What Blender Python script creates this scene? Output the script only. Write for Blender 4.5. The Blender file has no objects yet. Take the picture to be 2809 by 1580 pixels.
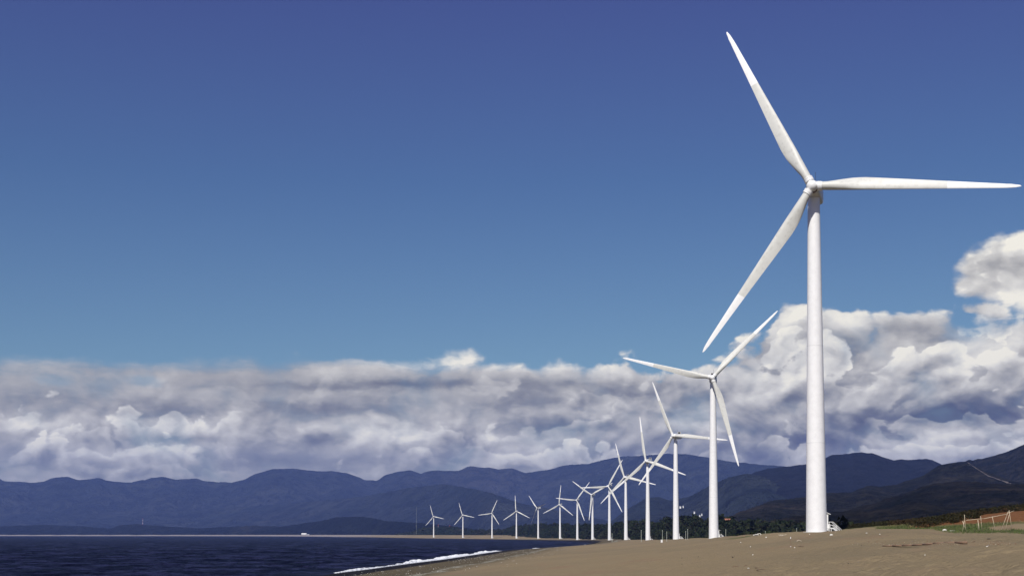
import bpy, bmesh, math, random
import numpy as np
from mathutils import Matrix, Vector, Quaternion

random.seed(7)
RNG = np.random.default_rng(7)
SC = bpy.context.scene
COL = SC.collection

# ------------------------------------------------------------------ camera
F_PX, CX, Y_HOR, EYE = 3750.0, 1404.5, 1465.0, 12.0      # the lens, in pixels of a 2809 px wide picture
PITCH = math.radians(2.2)
Y_PP = Y_HOR - F_PX * math.tan(PITCH)
cam_data = bpy.data.cameras.new('camera')
cam = bpy.data.objects.new('camera', cam_data)
COL.objects.link(cam)
cam.location = (0, 0, EYE)
cam.rotation_euler = (math.radians(90) + PITCH, 0, 0)
cam_data.sensor_width = 36.0
cam_data.lens = 36.0 * F_PX / 2809.0
cam_data.shift_y = (Y_PP - 790.0) / 2809.0
cam_data.clip_start = 0.5
cam_data.clip_end = 150000.0
SC.camera = cam

def ray(px, py):
    """direction with y = 1 for a point of the picture"""
    a = (px - CX) / F_PX
    b = (Y_PP - py) / F_PX
    d = np.array([a, math.cos(PITCH) - b * math.sin(PITCH), math.sin(PITCH) + b * math.cos(PITCH)])
    return d / d[1]

def at(px, py, Y):
    d = ray(px, py)
    return (float(d[0] * Y), float(Y), float(EYE + d[2] * Y))

# ------------------------------------------------------------------ exposure
SC.view_settings.view_transform = 'Standard'
SC.view_settings.look = 'None'
SC.view_settings.exposure = 0.0
SC.view_settings.gamma = 1.0
SC.view_settings.use_curve_mapping = False

# ------------------------------------------------------------------ sun
SUN_EL, SUN_AZ = math.radians(48), math.radians(200)     # azimuth clockwise from +Y: behind the camera, a little left
sun_dir = Vector((math.sin(SUN_AZ) * math.cos(SUN_EL), math.cos(SUN_AZ) * math.cos(SUN_EL), math.sin(SUN_EL)))
sd = bpy.data.lights.new('sun', 'SUN')
sd.energy = 4.9
sd.angle = math.radians(0.53)
sd.color = (1.0, 0.955, 0.88)
sun = bpy.data.objects.new('sun', sd)
COL.objects.link(sun)
sun.rotation_euler = sun_dir.to_track_quat('Z', 'Y').to_euler()
sun.location = (0, 0, 400)

# ------------------------------------------------------------------ sky and clouds
class NT:
    """short helper for building node trees"""
    def __init__(self, tree):
        self.t = tree; self.n = tree.nodes; self.l = tree.links
    def new(self, typ, **kw):
        n = self.n.new(typ)
        for k, v in kw.items(): setattr(n, k, v)
        return n
    def put(self, sock, v):
        if isinstance(v, bpy.types.NodeSocket): self.l.new(v, sock)
        elif v is not None: sock.default_value = v
    def m(self, op, a, b=None, c=None, clamp=False):
        n = self.new('ShaderNodeMath', operation=op, use_clamp=clamp)
        for i, v in enumerate((a, b, c)):
            if v is not None: self.put(n.inputs[i], v)
        return n.outputs[0]
    def v(self, op, a, b=None):
        n = self.new('ShaderNodeVectorMath', operation=op)
        self.put(n.inputs[0], a)
        if b is not None: self.put(n.inputs[1], b)
        return n.outputs[0]
    def xyz(self, x, y, z=0.0):
        n = self.new('ShaderNodeCombineXYZ')
        for i, q in enumerate((x, y, z)): self.put(n.inputs[i], q)
        return n.outputs[0]
    def sep(self, a):
        n = self.new('ShaderNodeSeparateXYZ'); self.l.new(a, n.inputs[0]); return n.outputs
    def noise(self, vec, scale, detail=6, rough=.55, dist=0.0, lac=2.0, dim='2D', col=False):
        n = self.new('ShaderNodeTexNoise', noise_dimensions=dim)
        self.put(n.inputs['Vector'], vec)
        n.inputs['Scale'].default_value = scale; n.inputs['Detail'].default_value = detail
        n.inputs['Roughness'].default_value = rough; n.inputs['Distortion'].default_value = dist
        n.inputs['Lacunarity'].default_value = lac
        return n.outputs['Color' if col else 'Fac']
    def voro(self, vec, scale, detail=3, rough=.5, smooth=.6, rnd=1.0, feature='SMOOTH_F1', dim='2D'):
        n = self.new('ShaderNodeTexVoronoi', feature=feature, voronoi_dimensions=dim)
        self.put(n.inputs['Vector'], vec)
        n.inputs['Scale'].default_value = scale
        n.inputs['Detail'].default_value = detail; n.inputs['Roughness'].default_value = rough
        if feature == 'SMOOTH_F1': n.inputs['Smoothness'].default_value = smooth
        n.inputs['Randomness'].default_value = rnd
        return n.outputs['Distance']
    def ss(self, x, a, b):
        n = self.new('ShaderNodeMapRange', interpolation_type='SMOOTHSTEP')
        self.put(n.inputs[0], x); self.put(n.inputs[1], a); self.put(n.inputs[2], b)
        return n.outputs[0]
    def lin(self, x, a, b, c=0.0, d=1.0):
        n = self.new('ShaderNodeMapRange')
        self.put(n.inputs[0], x)
        for i, q in enumerate((a, b, c, d)): self.put(n.inputs[1 + i], q)
        return n.outputs[0]
    def mix(self, f, a, b, mode='MIX'):
        n = self.new('ShaderNodeMix', data_type='RGBA', blend_type=mode)
        self.put(n.inputs[0], f)
        for s, q in ((6, a), (7, b)):
            if isinstance(q, tuple) and len(q) == 3: q = (*q, 1)
            self.put(n.inputs[s], q)
        return n.outputs[2]
    def ramp(self, x, stops, interp='LINEAR'):
        n = self.new('ShaderNodeValToRGB'); r = n.color_ramp; r.interpolation = interp
        while len(r.elements) < len(stops): r.elements.new(.5)
        for e, (p, c) in zip(r.elements, stops):
            e.position = p; e.color = (*c, 1) if len(c) == 3 else c
        self.put(n.inputs[0], x); return n.outputs[0]
    def curve(self, x, pts):
        n = self.new('ShaderNodeFloatCurve'); c = n.mapping.curves[0]
        n.mapping.use_clip = False
        while len(c.points) < len(pts): c.points.new(.5, .5)
        for p, (a, b) in zip(c.points, pts): p.location = (a, b); p.handle_type = 'AUTO'
        n.mapping.update(); self.put(n.inputs[1], x); return n.outputs[0]

def srgb(r, g, b):
    f = lambda c: (c / 255 / 12.92) if c / 255 <= .04045 else ((c / 255 + .055) / 1.055) ** 2.4
    return (f(r), f(g), f(b))

world = bpy.data.worlds.new('World')
SC.world = world
world.use_nodes = True
wt = NT(world.node_tree)
wt.n.clear()
out = wt.new('ShaderNodeOutputWorld')
bg = wt.new('ShaderNodeBackground')
wt.l.new(bg.outputs[0], out.inputs[0])
SKY_STRENGTH = 0.08
bg.inputs['Strength'].default_value = SKY_STRENGTH
sky = wt.new('ShaderNodeTexSky', sky_type='NISHITA')
sky.sun_disc = False
sky.sun_elevation = SUN_EL
sky.sun_rotation = SUN_AZ
sky.altitude = 0
sky.air_density = 1.0
sky.dust_density = 0.4
sky.ozone_density = 3.0

D = wt.new('ShaderNodeTexCoord').outputs['Generated']
dx, dy, dz = wt.sep(D)
az = wt.m('ARCTAN2', dx, dy)
hyp = wt.m('SQRT', wt.m('ADD', wt.m('MULTIPLY', dx, dx), wt.m('MULTIPLY', dy, dy)))
el = wt.m('DIVIDE', dz, wt.m('MAXIMUM', hyp, 1e-4))

def uv(px, py):
    a = math.atan((px - CX) / F_PX)
    return a, (Y_HOR - py) / F_PX * math.cos(a)

# the warped coordinates the cloud shapes live in
P0 = wt.xyz(az, wt.m('MULTIPLY', el, 1.9), 0.0)
wn = wt.noise(P0, 9.0, 5, .6, col=True)
warp = wt.v('MULTIPLY', wt.v('SUBTRACT', wn, (.5, .5, .5)), (.045, .045, 0))
P = wt.v('ADD', P0, warp)
wx, wy, _ = wt.sep(P)
wy = wt.m('DIVIDE', wy, 1.9)                          # warped elevation
wn2 = wt.noise(P0, 60.0, 4, .6, col=True)
warp2 = wt.v('MULTIPLY', wt.v('SUBTRACT', wn2, (.5, .5, .5)), (.012, .008, 0))
P1 = wt.v('ADD', P0, wt.v('MULTIPLY', warp, (.42, .42, 0)))
bx_, by_, _ = wt.sep(P1)
fx_, fy_, _ = wt.sep(wt.v('ADD', wt.xyz(bx_, wt.m('DIVIDE', by_, 1.9), 0), warp2))

def blob(px, py, rx, ry, lo=0.0, hi=1.0):
    """soft ellipse in the sky, edges torn by the warp"""
    a, b = uv(px, py)
    ca = math.cos(a)
    qx = wt.m('DIVIDE', wt.m('SUBTRACT', fx_, a), rx / F_PX * ca * ca)
    qy = wt.m('DIVIDE', wt.m('SUBTRACT', fy_, b), ry / F_PX * ca)
    r2 = wt.m('ADD', wt.m('MULTIPLY', qx, qx), wt.m('MULTIPLY', qy, qy))
    n = wt.new('ShaderNodeMath', operation='EXPONENT'); wt.l.new(wt.m('MULTIPLY', r2, -1.0), n.inputs[0])
    return n.outputs[0]

def total(terms):
    s = None
    for w_, b_ in terms:
        t_ = wt.m('MULTIPLY', b_, w_)
        s = t_ if s is None else wt.m('ADD', s, t_)
    return s

# billow field: smooth cellular heaps with finer heaps riding on them
def billow(vec, sc=1.0, detail=3):
    a = wt.m('SUBTRACT', 1.0, wt.voro(vec, 17.0 * sc, detail, .55, .55))
    b = wt.noise(vec, 19.0 * sc, 9, .56)
    return wt.m('ADD', wt.m('MULTIPLY', a, .60), wt.m('MULTIPLY', b, .70))
Pb = wt.v('ADD', wt.xyz(az, wt.m('MULTIPLY', el, 1.35), 3.7), wt.v('MULTIPLY', warp, (.8, .8, 0)))
h0 = billow(Pb)
h1 = billow(wt.v('ADD', Pb, (-.005, .0095, 0)))
relief = wt.m('SUBTRACT', h0, h1)
# long thin layers of the flat cloud deck on the left
Ps = wt.xyz(az, wt.m('MULTIPLY', fy_, 7.0), 9.1)
streak = wt.noise(Ps, 7.0, 7, .6)
low = wt.noise(P0, 5.0, 3, .5)

# upper edge of the cloud bank as a function of azimuth
TOP = [(-400, 968), (0, 968), (400, 972), (700, 966), (1000, 962), (1130, 952), (1245, 955), (1340, 956), (1420, 962),
       (1520, 945), (1620, 942), (1720, 975), (1770, 1000), (1850, 965), (1960, 930), (2060, 905), (2110, 850), (2160, 790), (2215, 812),
       (2300, 770), (2360, 775), (2400, 780), (2460, 780), (2560, 775), (2660, 800), (2809, 790), (3200, 830)]
A0, A1, VMAX = -.45, .55, .30
pts = [((uv(x, y)[0] - A0) / (A1 - A0), uv(x, y)[1] / VMAX) for x, y in TOP]
pts = [(0, pts[0][1])] + pts + [(1, pts[-1][1])]
topv = wt.m('MULTIPLY', wt.curve(wt.lin(wx, A0, A1), pts), VMAX)
# how heaped (cumulus) rather than layered the bank is at this azimuth
heap = wt.m('ADD', .22, wt.m('MULTIPLY', wt.ss(az, -.14, .12), .78))
edge = wt.m('SUBTRACT', topv, el)
edge_n = wt.m('ADD', edge, wt.m('MULTIPLY', wt.m('SUBTRACT', h0, .70), wt.m('MULTIPLY', heap, .052)))
edge_n = wt.m('ADD', edge_n, wt.m('MULTIPLY', wt.m('SUBTRACT', streak, .5), .022))
bank = wt.ss(edge_n, -.0015, wt.lin(heap, .2, 1.0, .014, .0075))
# a separate heap high on the right, out past the frame
upper = total([(1.3, blob(2825, 722, 160, 78)), (1.0, blob(2725, 732, 105, 36)), (.8, blob(2660, 785, 50, 26)), (.8, blob(2760, 800, 110, 40)), (1.4, blob(2820, 650, 90, 52)), (.9, blob(2830, 860, 90, 60)), (1.2, blob(3050, 760, 190, 110))])
upper = wt.m('ADD', upper, wt.m('MULTIPLY', wt.m('MULTIPLY', wt.m('SUBTRACT', h0, .70), 1.7), wt.ss(upper, .05, .4)))
upc = wt.ss(upper, .22, 1.05)
# blue holes in the bank
hole = total([(1.0, blob(405, 1038, 60, 22)), (.6, blob(130, 1042, 60, 16)), (.8, blob(2640, 905, 60, 26)), (.75, blob(1790, 990, 60, 20)), (.55, blob(2700, 880, 70, 22))])
hole = wt.m('ADD', hole, wt.m('MULTIPLY', wt.m('SUBTRACT', h0, .7), -1.2))
holef = wt.ss(hole, .25, 1.1)
bank = wt.m('MULTIPLY', bank, wt.m('SUBTRACT', 1.0, wt.m('MULTIPLY', holef, .5)))
cover = wt.m('MAXIMUM', bank, upc)
cover = wt.m('MULTIPLY', cover, wt.ss(dz, -.02, .0))

# sun and shade painted into the cloud: sunlit heaps, grey layers, dark bases
bright = total([
    (.34, blob(1290, 980, 300, 30)), (.30, blob(1640, 985, 180, 34)), (.22, blob(1130, 985, 140, 26)),
    (.36, blob(1000, 1180, 120, 38)), (.30, blob(1130, 1200, 70, 26)), (.32, blob(1350, 1200, 50, 34)), (.26, blob(1470, 1225, 60, 34)),
    (.30, blob(60, 1160, 90, 26)), (.30, blob(360, 1160, 80, 30)), (.34, blob(470, 1180, 50, 26)), (.24, blob(620, 1160, 60, 30)),
    (.26, blob(590, 1235, 50, 20)), (.16, blob(300, 1240, 60, 20)), (.34, blob(1885, 1165, 110, 36)), (.26, blob(1600, 1130, 110, 26)),
    (.38, blob(2160, 900, 50, 70)), (.34, blob(2320, 880, 90, 46)), (.30, blob(2430, 830, 60, 26)), (.30, blob(2560, 835, 60, 30)),
    (.36, blob(2700, 960, 130, 60)), (.30, blob(2120, 1085, 110, 44)), (.30, blob(2450, 970, 110, 50)), (.34, blob(2390, 1120, 60, 20)),
    (.22, blob(2600, 1200, 190, 22)), (.5, blob(2840, 650, 90, 50)), (.45, blob(2790, 840, 50, 60)), (.2, blob(2000, 975, 90, 50))])
dark = total([
    (.34, blob(880, 1204, 62, 26)), (.26, blob(1000, 1055, 330, 17)), (.20, blob(1300, 1050, 300, 18)), (.16, blob(900, 1120, 160, 16)),
    (.95, blob(2620, 1146, 270, 42)), (.30, blob(2290, 1215, 180, 46)), (.36, blob(1980, 1235, 220, 46)), (.24, blob(1650, 1240, 150, 44)),
    (.30, blob(1620, 1165, 70, 16)), (.20, blob(1230, 1260, 260, 22)), (.18, blob(700, 1275, 300, 20)), (.16, blob(560, 1205, 60, 18)),
    (.24, blob(2500, 890, 110, 34)), (.20, blob(2330, 975, 70, 26)), (.22, blob(2010, 1070, 100, 20)), (.26, blob(1780, 1050, 160, 20)),
    (.20, blob(2250, 1080, 80, 22)), (.14, blob(200, 1100, 300, 26)), (.12, blob(220, 1010, 300, 16)), (.24, blob(2760, 730, 100, 30))])
tone = wt.m('ADD', .57, wt.m('SUBTRACT', wt.m('MULTIPLY', bright, 1.0), wt.m('MULTIPLY', dark, .8)))
cum = wt.m('ADD', heap, total([(.9, blob(400, 1190, 460, 64)), (.7, blob(1100, 1190, 420, 70))]))
cum = wt.m('MINIMUM', cum, 1.15)
tone = wt.m('ADD', tone, wt.m('MULTIPLY', wt.m('MULTIPLY', wt.m('SUBTRACT', wt.ss(h0, .66, .74), .5), .16), cum))
tone = wt.m('ADD', tone, wt.m('MULTIPLY', wt.m('MULTIPLY', relief, .75), cum))
tone = wt.m('ADD', tone, wt.m('MULTIPLY', wt.m('SUBTRACT', h0, .70), .22))
tone = wt.m('ADD', tone, wt.m('MULTIPLY', wt.m('SUBTRACT', streak, .5), .46))
tone = wt.m('ADD', tone, wt.m('MULTIPLY', wt.m('SUBTRACT', low, .5), .22))
# sunlit rim of the bank where it is heaped up
rim = wt.m('SUBTRACT', 1.0, wt.ss(edge_n, .002, .030))
tone = wt.m('ADD', tone, wt.m('MULTIPLY', wt.m('MULTIPLY', rim, .20), heap))
# rows of cumulus standing one before the other: crisp lit heads, grey bodies that melt into the deck
def row(tone, v0, amp, bill, sc, off, gate_lo, gate_hi, lit, body, depth, wgt):
    vec = wt.v('ADD', Pb, (off, off * .37, 0))
    b_ = billow(vec, sc, 2)
    n_ = wt.noise(wt.xyz(wt.m('ADD', az, off), 0.3 + off, 0), 9.0, 3, .5)
    g_ = wt.noise(wt.xyz(wt.m('ADD', az, off * 2), wt.m('MULTIPLY', el, .5), 0), 7.0, 3, .55)
    edge_ = wt.m('ADD', wt.m('ADD', v0, wt.m('MULTIPLY', wt.m('SUBTRACT', n_, .5), amp)), wt.m('MULTIPLY', wt.m('SUBTRACT', b_, .72), bill))
    d_ = wt.m('SUBTRACT', edge_, el)
    al = wt.m('MULTIPLY', wt.ss(d_, .0, .0038), wt.m('SUBTRACT', 1.0, wt.ss(d_, depth * 1.1, depth * 2.6)))
    al = wt.m('MULTIPLY', wt.m('MULTIPLY', al, wt.ss(g_, gate_lo, gate_hi + .06)), wgt)
    tn = wt.m('ADD', wt.lin(wt.ss(d_, depth * .08, depth * 1.25), 0, 1, lit, body), wt.m('MULTIPLY', relief, 1.1))
    tn = wt.m('ADD', tn, wt.m('MULTIPLY', wt.m('SUBTRACT', b_, .72), .5))
    tn = wt.m('ADD', tn, wt.m('MULTIPLY', wt.m('SUBTRACT', bright, dark), .45))
    return wt.m('ADD', wt.m('MULTIPLY', tone, wt.m('SUBTRACT', 1.0, al)), wt.m('MULTIPLY', tn, al))
right = wt.ss(az, .02, .20)
tone = row(tone, .148, .030, .085, .9, 1.7, .38, .55, .92, .60, .030, right)
tone = row(tone, .118, .030, .062, 1.0, 3.1, .40, .55, .92, .55, .026, wt.lin(right, 0, 1, .15, .95))
tone = row(tone, .092, .016, .046, 1.35, 5.3, .36, .52, .95, .57, .022, wt.lin(right, 0, 1, .72, .9))
tone = row(tone, .071, .012, .036, 1.7, 7.9, .36, .52, .98, .52, .016, .9)
tone = row(tone, .053, .008, .026, 2.3, 9.6, .42, .58, .84, .46, .011, .8)
ccol = wt.ramp(tone, [(0.0, srgb(78, 79, 90)), (.2, srgb(112, 113, 118)), (.38, srgb(149, 149, 148)), (.52, srgb(179, 177, 172)),
                      (.68, srgb(206, 203, 196)), (.84, srgb(232, 229, 220)), (1.0, srgb(255, 250, 234))])
gain = wt.v('MULTIPLY', ccol, (1 / SKY_STRENGTH,) * 3)
# far, low cloud sinks into the air above the mountains
lowf = wt.m('SUBTRACT', 1.0, wt.ss(el, .030, .085))
lowcol = tuple(c / SKY_STRENGTH for c in srgb(146, 150, 154))
gain = wt.mix(wt.m('MULTIPLY', lowf, .30), gain, lowcol)
# deep polarised blue: the clear sky, pushed towards ultramarine as it climbs
tint = wt.ramp(wt.lin(el, 0.0, .42), [(0.0, (.78, .86, .84)), (.3, (.60, .75, .80)), (.62, (.46, .58, .78)), (1.0, (.50, .43, .80))])
skyc = wt.mix(1.0, sky.outputs[0], tint, 'MULTIPLY')
hs = wt.new('ShaderNodeHueSaturation'); hs.inputs['Saturation'].default_value = 1.0; hs.inputs['Value'].default_value = 1.0
wt.l.new(skyc, hs.inputs['Color'])
final = wt.mix(cover, hs.outputs[0], gain)
wt.l.new(final, bg.inputs['Color'])
world.cycles.sampling_method = 'MANUAL'
world.cycles.sample_map_resolution = 256

SC.cycles.use_denoising = True
SC.cycles.max_bounces = 5
SC.cycles.diffuse_bounces = 3
SC.cycles.glossy_bounces = 2
SC.cycles.transmission_bounces = 1
SC.cycles.volume_bounces = 1
SC.cycles.use_adaptive_sampling = True
# ==== end of sky

# ------------------------------------------------------------------ helpers
def link(o, parent=None):
    COL.objects.link(o)
    if parent is not None: o.parent = parent
    return o

def mesh_obj(name, verts, faces, mat, parent=None, smooth=False, attrs=None):
    me = bpy.data.meshes.new(name)
    if isinstance(verts, np.ndarray) and isinstance(faces, np.ndarray):
        nv, nf, k = len(verts), len(faces), faces.shape[1]
        me.vertices.add(nv); me.vertices.foreach_set('co', verts.astype(np.float32).ravel())
        me.loops.add(nf * k); me.loops.foreach_set('vertex_index', faces.astype(np.int32).ravel())
        me.polygons.add(nf); me.polygons.foreach_set('loop_start', np.arange(0, nf * k, k, dtype=np.int32))
        me.polygons.foreach_set('loop_total', np.full(nf, k, dtype=np.int32))
        me.update(calc_edges=True)
    else:
        me.from_pydata([tuple(v) for v in verts], [], [tuple(f) for f in faces]); me.update()
    for k, a in (attrs or {}).items():
        at_ = me.attributes.new(k, 'FLOAT', 'POINT'); at_.data.foreach_set('value', np.asarray(a, dtype=np.float32))
    if smooth: me.polygons.foreach_set('use_smooth', np.ones(len(me.polygons), dtype=bool))
    if mat is not None: me.materials.append(mat)
    return link(bpy.data.objects.new(name, me), parent)

def bm_obj(name, bm, mat, parent=None, smooth=False):
    me = bpy.data.meshes.new(name); bm.to_mesh(me); bm.free()
    if smooth: me.polygons.foreach_set('use_smooth', np.ones(len(me.polygons), dtype=bool))
    me.materials.append(mat)
    return link(bpy.data.objects.new(name, me), parent)

def thing(name, label, cat, loc=(0, 0, 0), rz=0.0, group=None):
    o = link(bpy.data.objects.new(name, None)); o.location = loc; o.rotation_euler = (0, 0, rz)
    return tag(o, label, cat, group)

def tag(o, label, cat, group=None, kind=None):
    if label: o['label'] = label
    if cat: o['category'] = cat
    if group: o['group'] = group
    if kind: o['kind'] = kind
    return o

def structure(o): o['kind'] = 'structure'; return o
def stuff(o, label=None, cat=None): return tag(o, label, cat, None, 'stuff')

def add_box(bm, c, s, rot=None):
    M = Matrix.Translation(c) @ (rot.to_4x4() if rot is not None else Matrix.Identity(4)) @ Matrix.Diagonal((*s, 1))
    return bmesh.ops.create_cube(bm, size=1.0, matrix=M)['verts']

def add_bar(bm, a, b, r0, r1=None, n=8):
    a, b = Vector(a), Vector(b); d = b - a
    M = Matrix.Translation((a + b) / 2) @ d.to_track_quat('Z', 'Y').to_matrix().to_4x4()
    bmesh.ops.create_cone(bm, cap_ends=True, segments=n, radius1=r0, radius2=r0 if r1 is None else r1, depth=d.length, matrix=M)

def add_path(bm, pts, r, n=8):
    for a, b in zip(pts[:-1], pts[1:]): add_bar(bm, a, b, r, r, n)

def add_lathe(bm, prof, n=32, M=Matrix.Identity(4), cap=True):
    rings = []
    for r, z in prof:
        rings.append([bm.verts.new(M @ Vector((r * math.cos(2 * math.pi * k / n), r * math.sin(2 * math.pi * k / n), z))) for k in range(n)])
    for A, B in zip(rings[:-1], rings[1:]):
        for k in range(n): bm.faces.new((A[k], A[(k + 1) % n], B[(k + 1) % n], B[k]))
    if cap:
        bm.faces.new(rings[0][::-1]); bm.faces.new(rings[-1])

def hash2(ix, iy, seed):
    h = (ix.astype(np.int64) * 374761393 + iy.astype(np.int64) * 668265263 + seed * 974634777) & 0x7fffffff
    h = (h ^ (h >> 13)) * 1274126177 & 0x7fffffff
    return ((h ^ (h >> 16)) & 0xffff) / 65535.0
def vnoise(x, y, seed=0):
    ix, iy = np.floor(x), np.floor(y); fx, fy = x - ix, y - iy
    u, v = fx * fx * (3 - 2 * fx), fy * fy * (3 - 2 * fy)
    a, b = hash2(ix, iy, seed), hash2(ix + 1, iy, seed); c, d = hash2(ix, iy + 1, seed), hash2(ix + 1, iy + 1, seed)
    return (a * (1 - u) + b * u) * (1 - v) + (c * (1 - u) + d * u) * v
def fbm(x, y, oct=5, seed=0, gain=.5):
    s, a, t = 0, 1, 0
    for o in range(oct):
        s = s + a * vnoise(x * 2 ** o + 17.3 * o, y * 2 ** o - 9.1 * o, seed + o); t += a; a *= gain
    return s / t
def ridged(x, y, oct=4, seed=0, gain=.5):
    s, a, t = 0, 1, 0
    for o in range(oct):
        s = s + a * (1 - np.abs(2 * vnoise(x * 2 ** o + 5.3 * o, y * 2 ** o + 2.7 * o, seed + o) - 1)); t += a; a *= gain
    return s / t
def smooth(x, a, b):
    t = np.clip((x - a) / (b - a), 0, 1); return t * t * (3 - 2 * t)

# ------------------------------------------------------------------ materials
def material(name):
    m = bpy.data.materials.new(name); m.use_nodes = True
    t = NT(m.node_tree); t.n.clear()
    o = t.new('ShaderNodeOutputMaterial'); p = t.new('ShaderNodeBsdfPrincipled'); t.l.new(p.outputs[0], o.inputs[0])
    return m, t, p
def bump(t, p, h, strength, dist=1.0):
    b = t.new('ShaderNodeBump'); b.inputs['Strength'].default_value = strength; b.inputs['Distance'].default_value = dist
    t.put(b.inputs['Height'], h); t.l.new(b.outputs[0], p.inputs['Normal'])
def attr(t, name):
    n = t.new('ShaderNodeAttribute', attribute_name=name); return n.outputs['Fac']
def plain(name, col, rough=.6, var=.12, scale=3.0, metal=0.0, spec=.4):
    m, t, p = material(name)
    pos = t.new('ShaderNodeTexCoord').outputs['Object']
    n = t.noise(pos, scale, 5, .6, dim='3D')
    a = tuple(c * (1 - var) for c in col); b = tuple(min(1, c * (1 + var)) for c in col)
    t.put(p.inputs['Base Color'], t.mix(n, a, b))
    p.inputs['Roughness'].default_value = rough; p.inputs['Metallic'].default_value = metal
    p.inputs['Specular IOR Level'].default_value = spec
    return m

def turbine_paint(name, col, dirt, grime_col=(.33, .32, .27), streak_axis=None):
    m, t, p = material(name)
    pos = t.new('ShaderNodeTexCoord').outputs['Object']
    n = t.noise(pos, .9, 6, .62, dim='3D')
    st = t.noise(t.v('MULTIPLY', pos, streak_axis or (1, 1, 1)), 1.4, 5, .6, dim='3D')
    base = t.mix(t.ss(n, .35, .7), col, tuple(c * .94 for c in col))
    f = t.m('MULTIPLY', t.ss(t.m('MULTIPLY', n, st), .26, .48), dirt)
    t.put(p.inputs['Base Color'], t.mix(f, base, grime_col))
    p.inputs['Roughness'].default_value = .45; p.inputs['Specular IOR Level'].default_value = .35
    return m
M_TOWER = turbine_paint('tower_paint', (.84, .84, .83), .05, streak_axis=(3, 3, .12))
M_BLADE = turbine_paint('blade_gelcoat', (.62, .62, .575), .42, streak_axis=(.25, 2, 2))
M_TIP = turbine_paint('blade_tip_paint', (.82, .82, .80), .06)
M_NAC = turbine_paint('nacelle_paint', (.74, .75, .74), .2)
M_WHITE = plain('white_steel_paint', (.78, .78, .76), .5, .05)
M_DARK = plain('dark_radiator', (.03, .03, .035), .6, .2, 8)
M_CONC = plain('concrete', (.42, .41, .38), .85, .12, 2)
M_RUST = plain('brown_hub_opening', (.12, .06, .045), .8, .2, 3)
M_WOOD = plain('bleached_driftwood', (.50, .43, .33), .8, .25, 6)
M_WOODD = plain('weathered_brown_wood', (.20, .125, .08), .85, .3, 6)
M_BAMBOO = plain('dry_bamboo', (.55, .47, .33), .6, .18, 5)
M_STONE = plain('pale_stone', (.62, .60, .54), .8, .15, 5)
M_STONED = plain('dark_stone', (.06, .05, .04), .85, .25, 5)
M_POST = plain('pale_post_paint', (.50, .54, .47), .7, .12, 3)
M_HWALL = plain('whitewashed_wall', (.80, .79, .75), .7, .05, 1)
M_HROOF = plain('grey_sheet_roof', (.55, .56, .58), .5, .1, 1)
M_REDROOF = plain('red_brown_roof', (.32, .13, .08), .7, .12, 1)
M_RED = plain('red_mast_paint', (.40, .06, .04), .6, .1, 1)
M_GLASS = plain('dark_window', (.03, .035, .04), .2, .1, 1)

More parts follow.
